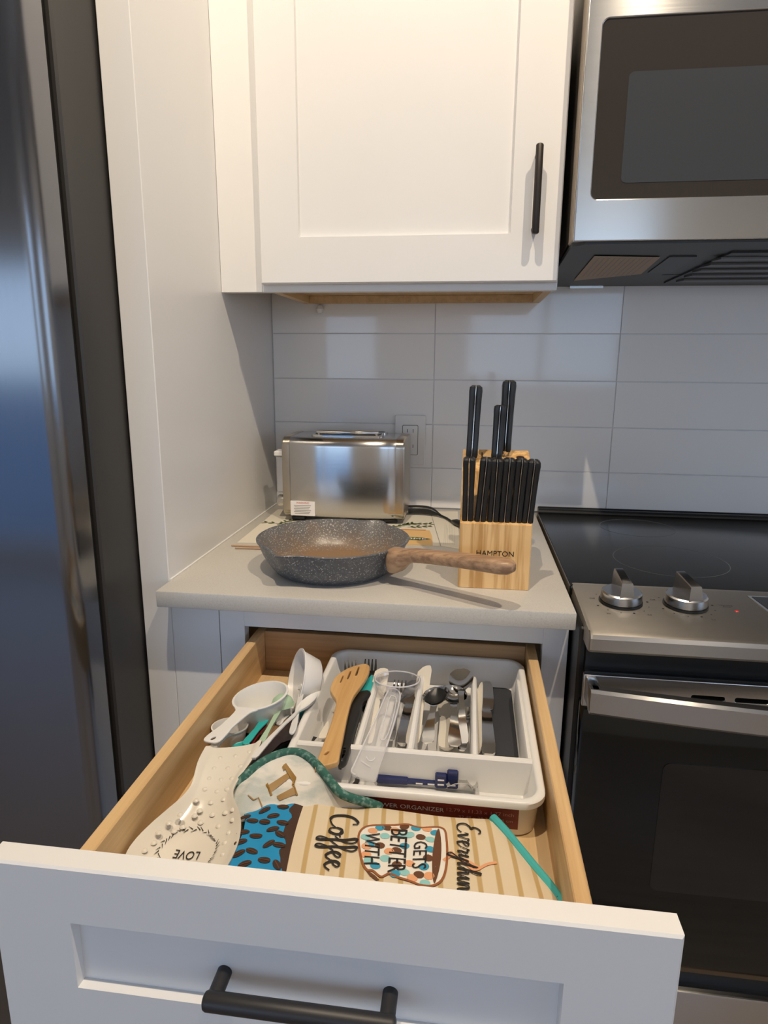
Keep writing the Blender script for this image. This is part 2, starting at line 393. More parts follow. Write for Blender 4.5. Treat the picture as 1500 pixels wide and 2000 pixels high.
for k, h in enumerate((H1, H2)):
    g = [box(h[0], h[1], RY0-0.08, RY0-0.02, h[2], h[2]+0.06), box(h[0], h[1], RY0-0.08, RY0-0.02, h[3]-0.06, h[3])]
    nx = 4 if k == 0 else 2
    for i in range(nx+1):
        x = h[0] + (h[1]-h[0]-0.05)*i/nx; g.append(box(x, x+0.05, RY0-0.08, RY0-0.02, h[2], h[3]))
    struct('window_%d' % (k+1), join(*g), M['paint'], ((h[0]+h[1])/2, RY0, h[2]))
struct('window_3', join(*[box(RX1+0.02, RX1+0.08, y, y+0.05, -0.05, 1.05) for y in (-2.8, -2.03, -1.25)],
       box(RX1+0.02, RX1+0.08, -2.8, -1.2, -0.05, 0.01), box(RX1+0.02, RX1+0.08, -2.8, -1.2, 0.99, 1.05)), M['paint'], (RX1, -2.0, -0.05))

# glazed wall tiles, stack bond
TX = [0.001, 0.3831, 0.7911, 1.1991, 1.6]; TZ = [0.0012, 0.0986, 0.2018, 0.3050, 0.4082, 0.5114]
cache = {}
for i in range(len(TX)-1):
    for k in range(len(TZ)-1):
        sx, sz = TX[i+1]-TX[i]-0.0012, TZ[k+1]-TZ[k]-0.0012
        key = (round(sx, 4), round(sz, 4))
        if key not in cache:
            o = mkmesh('tile', box(0, sx, -0.0030, 0.002, 0, sz, 0.0009), M['tile'], Vector((0, 0, 0))); cache[key] = o.data
        else:
            o = bpy.data.objects.new('tile', cache[key]); C.objects.link(o)
        o.parent = wb
        # hand-set tiles: each one a hair out of plane, which breaks up the reflections
        o.rotation_euler = (random.uniform(-0.004, 0.004), 0, random.uniform(-0.003, 0.003))
        o.location = Vector((TX[i]+0.0008, 0, TZ[k]+0.0008)) - Vector((0, 0, FL))

for k, ((lx, ly), pw) in enumerate(zip(LAMPS, LAMP_POWER)):
    t = thing('ceiling_light', ['round recessed ceiling light above the drawer', 'round recessed ceiling light in front of the range',
              'round recessed ceiling light near the glass door', 'round recessed ceiling light near the small window'][k], 'light', (lx, ly, RZ1), 'recessed ceiling lights')
    part('trim_ring', xf(lathe([(0.048, 0.0), (0.048, -0.006), (0.068, -0.006), (0.072, 0.0)], 32), Matrix.Translation((lx, ly, RZ1))), M['white'], t)
    part('lens', xf(lathe([(0.0, -0.0015), (0.047, -0.0015), (0.047, 0.0)], 32), Matrix.Translation((lx, ly, RZ1))), M['glow'], t)
    d = bpy.data.lights.new('lamp', 'SPOT'); d.spot_size = math.radians(165); d.spot_blend = 0.25; d.shadow_soft_size = 0.013; d.energy = pw; d.color = (1.0, 0.84, 0.64)
    o = bpy.data.objects.new('lamp', d); C.objects.link(o); o.parent = t; o.location = (0, 0, -0.012)

# ------------------------------------------------------------------ cabinets, counter, panel
solo('end_panel', box(-0.048, 0.0, -0.604, -0.0005, FL, 1.5, 0.001), M['paint'], 'tall white panel standing between the refrigerator and the counter', 'panel', (-0.024, -0.3, FL))
W, D = 0.629, 0.6534
ct = thing('countertop', 'speckled beige quartz counter slab carrying toaster, pan and knife block', 'countertop', (0.31, -0.33, -0.0265))
part('slab', box(0.0006, W, -D, -0.0050, -0.0265, 0.0, 0.0022, 2), M['quartz'], ct)
part('caulk_bead', tube([(0.0012, -0.006, 0.0006), (0.0012, -0.603, 0.0006)], 0.0017, 8), M['white'], ct, 'white bead of caulk along the panel')

FY = -0.604
bc = thing('base_cabinet', 'white base cabinet with its top drawer pulled fully out', 'cabinet', (0.35, -0.3, FL))
OX0, OX1, OZ1, OZ0 = 0.1224, 0.5903, -0.0705, -0.26
part('carcass', join(box(0.083, 0.097, FY+0.02, -0.01, FL+0.1, -0.03), box(0.612, 0.6265, FY+0.02, -0.01, FL+0.1, -0.03),
     box(0.083, 0.6265, -0.02, -0.008, FL+0.1, -0.03), box(0.083, 0.6265, FY+0.02, -0.01, FL+0.1, FL+0.115)), M['cabwood'], bc)
part('face_frame', join(box(0.0812, OX0, FY, FY+0.02, FL+0.1, -0.027, 0.0006), box(OX1, W-0.001, FY, FY+0.02, FL+0.1, -0.027, 0.0006),
     box(OX0, OX1, FY, FY+0.02, OZ1, -0.027), box(OX0, OX1, FY, FY+0.02, OZ0-0.03, OZ0)), M['paint'], bc)
part('filler_strip', box(0.0008, 0.0802, FY-0.0005, FY+0.02, FL, -0.027, 0.0005), M['paint'], bc)
part('toe_kick', box(0.0812, W-0.001, FY+0.06, FY+0.075, FL, FL+0.1), M['paint'], bc)
part('lower_door', join(box(0.1, 0.622, FY-0.021, FY-0.001, FL+0.11, OZ0-0.012, 0.0015)), M['paint'], bc)
part('slide_bracket', join(box(0.5905, 0.603, FY-0.018, FY+0.1, -0.222, -0.212), box(0.593, 0.601, FY-0.016, FY+0.1, -0.25, -0.222)), M['white'], bc)
# the drawer
DX0, DX1, DYB, DYF, DZ1, DZF = 0.1345, 0.5825, -0.572, -1.1437, -0.085, -0.153
T = 0.0145
dr = part('drawer', box(DX0+0.004, DX1-0.004, DYF+0.003, DYB-0.004, DZF-0.006, DZF), M['ply'], bc, 'pale plywood drawer box pulled out of the cabinet')
def rail(x0, x1): return join(box(x0, x1, DYF+0.0015, DYB, DZF-0.02, DZ1, 0.0012))
part('drawer_side', rail(DX0, DX0+T), M['maple_y'], dr)
part('drawer_side', rail(DX1-T, DX1), M['maple_y'], dr)
part('drawer_back', box(DX0+T, DX1-T, DYB-0.014, DYB-0.001, DZF-0.02, DZ1, 0.001), M['maple_x'], dr)
part('drawer_subfront', box(DX0+T, DX1-T, DYF+0.0015, DYF+0.0145, DZF-0.02, DZ1, 0.001), M['maple_x'], dr)
FX0, FX1, FYF, FZ1, FZ0 = 0.1124, 0.6247, -1.1636, -0.0303, -0.19
R0, R1, RZ_1, RZ_0 = 0.1774, 0.5485, -0.0800, -0.1410
fr = join(box(FX0, FX1, FYF, DYF, RZ_1, FZ1, 0.0012), box(FX0, FX1, FYF, DYF, FZ0, RZ_0, 0.0012),
          box(FX0, R0, FYF, DYF, RZ_0+0.0, RZ_1-0.0, 0.0), box(R1, FX1, FYF, DYF, RZ_0, RZ_1, 0.0),
          box(R0-0.002, R1+0.002, FYF+0.0085, DYF, RZ_0-0.002, RZ_1+0.002))
def shaker(x0, x1, y0, y1, z0, z1, a0, a1, b0, b1, dep, bev=0.0018):
    """door or drawer front in one piece: slab with a square recessed field; front at y0"""
    def ring(xa, xb, za, zb, y): return [(xa, y, za), (xb, y, za), (xb, y, zb), (xa, y, zb)]
    return loft([ring(x0, x1, z0, z1, y1), ring(x0, x1, z0, z1, y0+bev), ring(x0+bev, x1-bev, z0+bev, z1-bev, y0),
                 ring(a0, a1, b0, b1, y0), ring(a0+0.0012, a1-0.0012, b0+0.0012, b1-0.0012, y0+dep)])
part('drawer_front', shaker(FX0, FX1, FYF, DYF, FZ0, FZ1, R0, R1, RZ_0, RZ_1, 0.0085), M['paint'], dr, angle=20)
hy = -1.180; hz = -0.1165
def round_rod(p0, p1, r, n=20, cap=0.003):
    p0, p1 = Vector(p0), Vector(p1); d = (p1-p0).normalized()
    return tube([p0, p0+d*cap*0.35, p0+d*cap, p1-d*cap, p1-d*cap*0.35, p1], [r-cap, r-cap*0.3, r, r, r-cap*0.3, r-cap], n, up=Vector((0.02, 0.03, 1)) if abs(d.z) < .9 else Vector((0.03, 1, 0)))
part('drawer_handle', join(round_rod((0.2895, hy, hz), (0.4325, hy, hz), 0.0070), cyl((0.2965, FYF+0.0085, hz), (0.2965, hy, hz), 0.0058), cyl((0.4255, FYF+0.0085, hz), (0.4255, hy, hz), 0.0058)), M['blackmetal'], dr, 'matte black bar handle')

wc = thing('wall_cabinet', 'white upper cabinet with one framed door and a dark bar handle', 'cabinet', (0.31, -0.16, 0.469))
CZ = 0.469; CT = 1.45
part('filler_strip', box(0.0006, 0.0790, -0.3165, -0.296, CZ, CT, 0.0005), M['paint'], wc)
part('carcass', join(box(0.0805, 0.096, -0.296, -0.001, 0.474, CT), box(0.596, 0.6112, -0.296, -0.001, 0.474, CT), box(0.096, 0.596, -0.296, -0.001, 0.4905, 0.505), box(0.0805, 0.6112, -0.296, -0.001, CT-0.015, CT)), M['cabwood'], wc)
part('nailing_rail', box(0.0962, 0.5958, -0.019, -0.006, 0.474, 0.4900), M['cabwood'], wc)
part('face_frame', join(box(0.0796, 0.6118, -0.316, -0.2962, CZ, 0.505, 0.0005), box(0.0796, 0.12, -0.316, -0.2962, 0.505, CT), box(0.57, 0.6118, -0.316, -0.2962, 0.505, CT)), M['paint'], wc)
part('side_skin', box(0.6113, 0.6125, -0.3158, -0.001, 0.474, CT), M['paint'], wc)
door = part('door', shaker(0.0837, 0.6100, -0.3365, -0.3165, 0.4815, 1.44, 0.1553, 0.5268, 0.5597, 1.36, 0.0085), M['paint'], wc, angle=20)
hb0 = aty(1055, 285, -0.366); hb1 = aty(1045, 452, -0.366); hx = (hb0.x+hb1.x)/2
part('door_handle', join(round_rod((hx, -0.366, hb1.z-0.004), (hx, -0.366, hb0.z+0.004), 0.0062), cyl((hx, -0.3365, hb1.z+0.008), (hx, -0.366, hb1.z+0.008), 0.005), cyl((hx, -0.3365, hb0.z-0.008), (hx, -0.366, hb0.z-0.008), 0.005)), M['bronze'], door, 'slim dark bronze bar handle')
part('cable_clip', xf(lathe([(0, -0.018), (0.006, -0.017), (0.0095, -0.008), (0.006, 0.0), (0, 0.002)], 16), Matrix.Translation((0.118, -0.012, 0.470))), M['white'], wc)

# ------------------------------------------------------------------ refrigerator
fx = -0.051
fr = thing('refrigerator', 'tall stainless steel refrigerator with dark grey side beside the white panel', 'refrigerator', (-0.5, -0.4, FL))
part('case', box(-0.96, fx, -0.692, -0.03, FL+0.02, 0.86, 0.003), M['fridge_side'], fr, 'dark grey painted case')
part('door_gasket', box(-0.95, fx-0.010, -0.712, -0.692, FL+0.06, 0.855), M['gasket'], fr)
part('grille', box(-0.94, fx-0.02, -0.70, -0.60, FL, FL+0.05, 0.003), M['black'], fr)
def fridge_door(x0, x1, z0, z1):
    # plan outline: flat side, tight rounded corner, gently bowed front
    P = [(x1, -0.711), (x1, -0.742)]
    for i in range(1, 8):
        a = i/8*math.pi/2; P.append((x1 - 0.022*(1-math.cos(a)), -0.742 - 0.022*math.sin(a)))
    n = 14
    for i in range(n+1):
        t = i/n; x = (x1-0.022) + (x0+0.022-(x1-0.022))*t; P.append((x, -0.764 - 0.012*math.sin(math.pi*t)))
    for i in range(1, 8):
        a = (1-i/8)*math.pi/2; P.append((x0 + 0.022*(1-math.cos(a)), -0.742 - 0.022*math.sin(a)))
    P += [(x0, -0.742), (x0, -0.711)]
    return loft([[(x, y, z) for x, y in P] for z in (z0, z0+0.002, z1-0.002, z1)])
part('door', fridge_door(-0.505, fx, -0.52, 0.855), M['steel_dark'], fr, 'brushed stainless door')
part('door', fridge_door(-0.96, -0.511, -0.52, 0.855), M['steel_dark'], fr, 'brushed stainless door')
part('freezer_drawer', fridge_door(-0.96, fx, FL+0.06, -0.526), M['steel_dark'], fr, 'brushed stainless drawer front')
for xx in (-0.545, -0.47):
    part('door_handle', join(round_rod((xx, -0.815, -0.45), (xx, -0.815, 0.55), 0.011), cyl((xx, -0.770, -0.4), (xx, -0.815, -0.4), 0.008), cyl((xx, -0.770, 0.5), (xx, -0.815, 0.5), 0.008)), M['steel_v'], fr)

fr.location.y -= 0.011

# ------------------------------------------------------------------ microwave
mw = thing('microwave', 'stainless over-the-range microwave with black window beside the upper cabinet', 'microwave', (1.0, -0.2, 0.51))
MX0, MX1, MY, MZ0 = 0.6235, 1.385, -0.40, 0.5345
part('case', loft([[(MX0+0.002, -0.340, 0.545), (MX0+0.002, -0.001, 0.512), (MX0+0.002, -0.001, 0.98), (MX0+0.002, -0.340, 0.98)],
                   [(MX1, -0.340, 0.545), (MX1, -0.001, 0.512), (MX1, -0.001, 0.98), (MX1, -0.340, 0.98)]]), plain('grey_case_metal', (0.35, 0.32, 0.28), 0.3, 0.9), mw)
part('door_backing', box(MX0+0.0005, MX1, -0.384, -0.335, 0.538, 0.975, 0.002), plain('tan_door_edge', (0.52, 0.44, 0.35), 0.35, 0.3), mw)
part('door_seam', box(MX0+0.003, MX1, -0.389, -0.384, 0.538, 0.975), M['black'], mw)
wx0, wx1, wz0, wz1 = 0.6465, 1.15, 0.5972, 0.8470
def hole_frame(x0, x1, z0, z1, a0, a1, b0, b1, y0, y1, r):
    pl = plate([[(x0, z0), (x1, z0), (x1, z1), (x0, z1)], rrect(a0, a1, b0, b1, r)], y1-y0, 0.002)
    return [Vector((v.x, (y0+y1)/2 + v.z, v.y)) for v in pl[0]], pl[1]
dm = part('door', hole_frame(MX0, MX1, MZ0, 0.975, wx0, wx1, wz0, wz1, MY, -0.389, 0.010), M['steel'], mw, 'brushed stainless door')
def upright(P, y, t):
    pl = plate([P], t, 0.0); return [Vector((v.x, y + v.z, v.y)) for v in pl[0]], pl[1]
part('window_glass', upright(rrect(wx0-0.001, wx1+0.001, wz0-0.001, wz1+0.001, 0.010), -0.3955, 0.004), plain('microwave_glass', (0.035, 0.030, 0.026), 0.07), dm, 'smoky black glass')
part('window_screen', upright(rrect(0.690, 1.10, 0.620, 0.775, 0.008), -0.3978, 0.0006), plain('microwave_screen', (0.046, 0.051, 0.058), 0.10), dm)
part('control_strip', upright(rrect(1.17, 1.37, 0.60, 0.86, 0.008), -0.3985, 0.004), M['blackglass'], dm)
part('door_handle', join(round_rod((1.16, -0.44, 0.59), (1.16, -0.44, 0.86), 0.010), cyl((1.16, -0.40, 0.61), (1.16, -0.44, 0.61), 0.007), cyl((1.16, -0.40, 0.84), (1.16, -0.44, 0.84), 0.007)), M['steel'], dm)
# underside: a dark plate that falls towards the wall, with grille, lamp and paper label
def under(y, off=0.0): return 0.534 + (y + 0.395) / 0.394 * (0.511 - 0.534) - off
def slab(P, off, t):
    n = len(P)
    return loft([[(x, y, under(y, off)) for x, y in P], [(x, y, under(y, off+t)) for x, y in P]])
pu = part('underside', slab([(MX0+0.001, -0.375), (MX0+0.02, -0.394), (MX1-0.001, -0.394), (MX1-0.001, -0.002), (MX0+0.001, -0.002)], -0.004, 0.007), plain('dark_grey_plastic', (0.032, 0.035, 0.036), 0.4), mw)
part('paper_label', slab([(0.672, -0.315), (0.785, -0.300), (0.790, -0.150), (0.672, -0.085)], 0.0045, 0.0006), plain('brown_paper_label', (0.42, 0.34, 0.27), 0.7), pu)
lab = [slab([(0.682+0.009*i, -0.300), (0.6835+0.009*i, -0.300), (0.6835+0.009*i, -0.13), (0.682+0.009*i, -0.13)], 0.0052, 0.0002) for i in range(11)]
part('label_print', join(*lab), M['inkgrey'], pu)
part('lamp_cover', slab([(0.80, -0.30), (0.845, -0.30), (0.845, -0.16), (0.80, -0.16)], 0.003, 0.002), M['black'], pu)
part('charcoal_grille', slab([(0.89, -0.33), (1.33, -0.33), (1.33, -0.05), (0.86, -0.05)], 0.003, 0.003), M['black'], pu)
for i in range(5):
    yy = -0.30 + i*0.05
    part('grille_bar', slab([(0.885, yy), (1.31, yy), (1.31, yy+0.018), (0.875, yy+0.018)], 0.006, 0.003), plain('grey_filter', (0.16, 0.16, 0.16), 0.4, 0.8) if i == 0 else bpy.data.materials['grey_filter'], pu)
part('latch_line', slab([(0.835, -0.13), (0.87, -0.13), (0.905, -0.24), (0.909, -0.24), (0.873, -0.125), (0.835, -0.125)], 0.003, 0.0006), M['black'], pu)
part('mounting_clip', box(0.675, 0.745, -0.012, -0.004, 0.5035, 0.5085), M['steel'], pu)

# ------------------------------------------------------------------ range
rg = thing('range', 'stainless electric range with black glass cooktop right of the counter', 'range', (1.01, -0.35, FL))
GX0, GX1, GY = 0.638, 1.40, -0.69
part('body', box(GX0+0.002, GX1-0.002, -0.64, -0.02, FL+0.03, -0.01, 0.002), M['blackglass'], rg)
part('side_trim', box(GX0-0.0055, GX0+0.006, -0.664, -0.015, FL+0.03, -0.016, 0.003), M['black'], rg)
part('cooktop', join(box(GX0-0.003, GX1, -0.545, -0.012, -0.012, 0.0045, 0.003, 2)), M['cooktop'], rg, 'black ceramic glass')
part('cooktop_edge', box(GX0-0.0048, GX0-0.0030, -0.545, -0.012, -0.010, 0.0040), plain('edge_bronze', (0.30, 0.24, 0.18), 0.25, 1.0), rg)
part('rear_trim', tube([(GX0-0.003, -0.020, 0.006), (GX1, -0.020, 0.006)], 0.0105, 12, 0.8), M['black'], rg)
part('rear_trim', box(GX0-0.003, GX1, -0.012, -0.0045, 0.0, 0.0155, 0.002), M['black'], rg)
ringm = plain('burner_print', (0.055, 0.055, 0.056), 0.2)
for cx, cy, rr in ((0.83, -0.38, 0.095), (0.83, -0.14, 0.075), (1.2, -0.38, 0.075), (1.2, -0.14, 0.095)):
    part('burner_ring', xf(lathe([(rr, 0.00452), (rr, 0.0047), (rr+0.0012, 0.0047), (rr+0.0012, 0.00452)], 48), Matrix.Translation((cx, cy, 0))), ringm, rg)
# control panel: shallow slope towards the cook with a rolled front lip
def cp(x, y, z): return (x, y, z)
prof = [(-0.528, -0.014), (-0.528, 0.0035), (-0.532, 0.0050), (-0.540, 0.0048), (-0.700, -0.0055), (-0.7065, -0.0085), (-0.709, -0.014), (-0.7085, -0.030), (-0.704, -0.0345), (-0.66, -0.0345)]
pan_rings = []
for x, k in ((GX0, 0.96), (GX0+0.0015, 0.99), (GX0+0.005, 1.0), (GX1-0.005, 1.0), (GX1, 0.97)):
    pan_rings.append([(x, -0.60+(y+0.60)*k, -0.015+(z+0.015)*(k if k < 1 else 1)) for y, z in prof])
cpan = part('control_panel', loft(pan_rings), M['steel_top'], rg, 'sloping brushed stainless control panel', 22)
sl = math.atan2(0.0103, 0.16)
def on_panel(x, y, off=0.0): return Vector((x, y, 0.0048 + (y+0.540)*(0.0103/0.16) + off))
KM = frame((0, 0, 0), (1, 0, 0), (0, math.cos(sl), math.sin(sl)))
for kx, turn in ((0.6995, 0.07), (0.7905, 0.18), (1.245, -0.1), (1.335, 0.1)):
    Mk = Matrix.Translation(on_panel(kx, -0.600)) @ KM
    kb = part('knob', xf(lathe([(0, 0.0), (0.0265, 0.0), (0.0265, 0.004), (0.029, 0.0045), (0.0295, 0.007), (0.0285, 0.0165), (0.0265, 0.0185), (0, 0.0185)], 48), Mk), M['steel_v'], cpan, 'brushed metal burner knob')
    def gr(s, wt, z): return [(-wt, -s, z), (wt, -s, z), (wt, s, z), (-wt, s, z)]
    grip = loft([[(-0.0105, -0.0268, 0.0), (0.0105, -0.0268, 0.0), (0.0085, 0.0275, 0.0), (-0.0085, 0.0275, 0.0)],
                 [(-0.0100, -0.0262, 0.018), (0.0100, -0.0262, 0.018), (0.0080, 0.0270, 0.018), (-0.0080, 0.0270, 0.018)],
                 [(-0.0078, -0.0225, 0.0375), (0.0078, -0.0225, 0.0375), (0.0066, 0.0262, 0.0425), (-0.0066, 0.0262, 0.0425)],
                 [(-0.0066, -0.0205, 0.0388), (0.0066, -0.0205, 0.0388), (0.0055, 0.0250, 0.0438), (-0.0055, 0.0250, 0.0438)]])
    gp = part('grip', xf(grip, Mk @ Matrix.Rotation(turn, 4, 'Z')), M['steel_v'], cpan)
    part('knob_skirt', xf(lathe([(0.0, 0.0004), (0.0305, 0.0004), (0.0305, 0.0035), (0.0265, 0.004)], 40), Mk), M['black'], cpan)
    dots = []
    for i in range(12):
        a = math.radians(205 + i*27); q = on_panel(kx + 0.039*math.cos(a), -0.600 + 0.039*math.sin(a), 0.0003)
        dots.append(xf(lathe([(0, 0.0002), (0.0011 if i % 3 else 0.0018, 0.0001)], 8), Matrix.Translation(q)))
    part('dial_marks', join(*dots), M['ink'], cpan)
def panel_text(body, size, x, y, mat='ink'):
    return part('panel_print', xf(text(body, size), Matrix.Translation(on_panel(x, y, 0.0004)) @ KM), M[mat], cpan)
panel_text('Off', 0.006, 0.660, -0.592); panel_text('Lo', 0.0055, 0.731, -0.640); panel_text('Hi', 0.0055, 0.674, -0.643)
panel_text('Warming\nZone', 0.005, 0.848, -0.596); panel_text('Off', 0.006, 0.748, -0.586); panel_text('Lo', 0.0055, 0.815, -0.645)
part('pilot_lamp', xf(lathe([(0, 0.0015), (0.0022, 0.001), (0.003, 0)], 12), Matrix.Translation(on_panel(0.857, -0.612))), M['led'], cpan)
dq = [(0.892, -0.555), (1.15, -0.555), (1.15, -0.655), (0.905, -0.655)]
part('display_bezel', loft([[on_panel(x, y, 0.0) for x, y in dq], [on_panel(x, y, 0.0015) for x, y in dq]]), M['chrome'], cpan)
dq2 = [(0.897, -0.559), (1.145, -0.559), (1.145, -0.651), (0.909, -0.651)]
part('display', loft([[on_panel(x, y, 0.001) for x, y in dq2], [on_panel(x, y, 0.0019) for x, y in dq2]]), M['blackglass'], cpan)
# oven door
part('vent_gap', box(GX0+0.004, GX1-0.004, -0.672, -0.64, -0.075, -0.034), M['black'], rg)
od = part('oven_door', box(GX0, GX1, GY, -0.642, -0.545, -0.121, 0.004, 2), M['blackglass'], rg, 'black glass oven door')
top = hole_frame(GX0, GX1, -0.121, -0.073, 0.781, 0.824, -0.1005, -0.0945, GY-0.001, -0.642, 0.0025)
gs = plate([[(GX0, -0.1215), (GX1, -0.1215), (GX1, -0.0735), (GX0, -0.0735)]] + [rrect(0.781+i*0.056, 0.824+i*0.056, -0.1005, -0.0940, 0.0028) for i in range(9)], 0.012, 0.0015)
part('door_top_rail', ([Vector((v.x, GY+0.004 + v.z, v.y)) for v in gs[0]], gs[1]), M['steel'], od, 'stainless rail with vent slots')
part('vent_backing', box(GX0+0.004, GX1-0.004, GY+0.011, -0.643, -0.1205, -0.0745), M['black'], od)
part('door_window', upright(rrect(0.755, 1.285, -0.41, -0.20, 0.012), GY-0.0008, 0.0012), plain('oven_window_glass', (0.013, 0.013, 0.012), 0.045), od)
part('lower_strip', box(GX0+0.004, GX1-0.004, GY-0.0012, GY+0.004, -0.5475, -0.5405), plain('bronze_strip', (0.16, 0.12, 0.08), 0.35, 0.8), od)
hp = []
for i in range(13):
    t = i/12; x = 0.641 + (1.397-0.641)*t; y = -0.7285 - 0.034*math.sin(math.pi*t)
    z1, z0 = -0.0765, -0.1125
    hp.append([(x, y+0.012, z0), (x, y, z0), (x, y-0.0035, z0+0.004), (x, y-0.0035, z1-0.004), (x, y, z1), (x, y+0.012, z1)])
part('oven_handle', loft(hp), M['steel'], od, 'broad flat stainless handle')
for xa in (0.6405, 1.382): part('handle_bracket', box(xa, xa+0.0155, -0.731, GY, -0.113, -0.0765, 0.004, 2), M['steel_v'], od)
part('base_drawer', box(GX0, GX1, GY, -0.645, FL+0.04, -0.586, 0.004, 2), M['steel'], rg, 'stainless storage drawer front')
part('kick_gap', box(GX0+0.006, GX1-0.006, -0.672, -0.645, -0.586, -0.545), M['black'], rg)
for x, y in ((0.68, -0.6), (1.36, -0.6), (0.68, -0.08), (1.36, -0.08)): part('foot', cyl((x, y, FL), (x, y, FL+0.04), 0.015), M['black'], rg)

# ------------------------------------------------------------------ outlet
ou = thing('wall_outlet', 'white double wall outlet in the tiles behind the toaster', 'outlet', (0.33, -0.005, 0.165))
pl = plate([rrect(0.2945, 0.3665, 0.1065, 0.2235, 0.003)], 0.005, 0.0015)
part('cover_plate', ([Vector((v.x, -0.0075 + v.z, v.y)) for v in pl[0]], pl[1]), M['white'], ou)
part('plate_gap', upright(rrect(0.3125, 0.3495, 0.1295, 0.2005, 0.003), -0.0100, 0.0008), M['ink'], ou)
rc = part('receptacle', upright(rrect(0.3135, 0.3485, 0.1305, 0.1995, 0.0025), -0.0106, 0.0012), M['white'], ou)
sl_g = []
for zz in (0.185, 0.149):
    sl_g += [box(0.3235, 0.3248, -0.01145, -0.0108, zz-0.002, zz+0.006), box(0.3372, 0.3385, -0.01145, -0.0108, zz-0.002, zz+0.006),
             xf(lathe([(0, 0), (0.0026, 0), (0.0026, 0.0006)], 12), Matrix.Translation((0.331, -0.0109, zz-0.008)) @ Matrix.Rotation(math.pi/2, 4, 'X'))]
part('socket_slots', join(*sl_g), M['ink'], rc)

# ------------------------------------------------------------------ printed leaflet under the toaster
flat = lambda x, y: 0.0014
lf = thing('leaflet', 'white printed leaflet with herbs and a serving board, lying under the toaster', 'leaflet', (0.2, -0.22, 0.0))
part('left_page', loft([[(0.030, -0.372, 0.0002), (0.4215, -0.335, 0.0002), (0.3835, -0.040, 0.0002), (0.024, -0.075, 0.0002)], [(0.030, -0.372, 0.0010), (0.4215, -0.335, 0.0010), (0.3835, -0.040, 0.0010), (0.024, -0.075, 0.0010)]]), M['paper'], lf)
part('right_page', loft([[(0.4225, -0.335, 0.0002), (0.4585, -0.352, 0.0002), (0.4485, -0.030, 0.0002), (0.3845, -0.040, 0.0002)], [(0.4225, -0.335, 0.0013), (0.4585, -0.352, 0.0013), (0.4485, -0.030, 0.0013), (0.3845, -0.040, 0.0013)]]), M['paper'], lf)
part('fold_line', ribbon([(0.4222, -0.335), (0.384, -0.040)], 0.0012, flat, 0.0), M['inkgrey'], lf)
lines = [ribbon([(0.4275+0.0035*i, -0.325), (0.4235+0.0035*i, -0.15-0.02*(i % 3))], 0.0008, flat, 0.0001) for i in range(7)]
part('small_print', join(*lines), plain('faint_print', (0.58, 0.54, 0.46), 0.7), lf)
def herb(x, y, ang, n, ln):
    gs = [ribbon([(x, y), (x+ln*math.cos(ang), y+ln*math.sin(ang))], 0.0016, flat, 0.0001)]
    for i in range(n):
        t = (i+0.6)/n; bx, by = x+ln*t*math.cos(ang), y+ln*t*math.sin(ang)
        for s in (-1, 1):
            a = ang + s*random.uniform(0.5, 1.0); q = random.uniform(0.010, 0.018)
            cx, cy = bx+q/2*math.cos(a), by+q/2*math.sin(a)
            gs.append(blot([(cx+q/2*math.cos(a)*math.cos(u)-0.0028*math.sin(a)*math.sin(u), cy+q/2*math.sin(a)*math.cos(u)+0.0028*math.cos(a)*math.sin(u)) for u in [k*math.pi/4 for k in range(8)]], flat, 0.0001))
    return join(*gs)
for hb_ in ((0.115, -0.225, 2.9, 5, 0.085), (0.070, -0.215, 1.2, 3, 0.04), (0.310, -0.205, 0.75, 5, 0.06), (0.330, -0.175, 0.2, 5, 0.065), (0.345, -0.2, 0.3, 4, 0.05)): part('herb_print', herb(*hb_), M['inkgreen'], lf)
part('board_print', blot([(0.30, -0.345), (0.407, -0.335), (0.402, -0.27), (0.394, -0.222), (0.345, -0.222), (0.30, -0.24)], flat, 0.00005), M['inktan'], lf)
part('board_edge_print', ribbon([(0.31, -0.226), (0.35, -0.222), (0.386, -0.222)], 0.010, flat, 0.00012), M['inkorange'], lf)
part('name_tag_print', blot([(0.330, -0.306), (0.38, -0.304), (0.402, -0.290), (0.38, -0.280), (0.330, -0.280)], flat, 0.00015), M['inkgreen'], lf)
V, F = text('HOME', 0.017)
part('name_tag_letters', ([Vector((v.x*1.25+0.362, v.y-0.2925, 0.0017)) for v in V], F), M['inkwhite'], lf)

# thin wooden sticks on the counter
for k, (a, b, lab) in enumerate([((0.028, -0.398, 0.0022), (0.185, -0.396, 0.0022), 'thin wooden stick on the counter nearer the leaflet'), ((0.041, -0.4135, 0.0022), (0.165, -0.404, 0.0022), 'thin wooden stick on the counter nearer the counter front')]):
    solo('wooden_stick', tube([a, Vector(a).lerp(Vector(b), .5), b], [0.0016, 0.0022, 0.0024], 8, 0.9), M['stick'], lab, 'stick', (a[0], a[1], 0), 'wooden sticks on the counter')

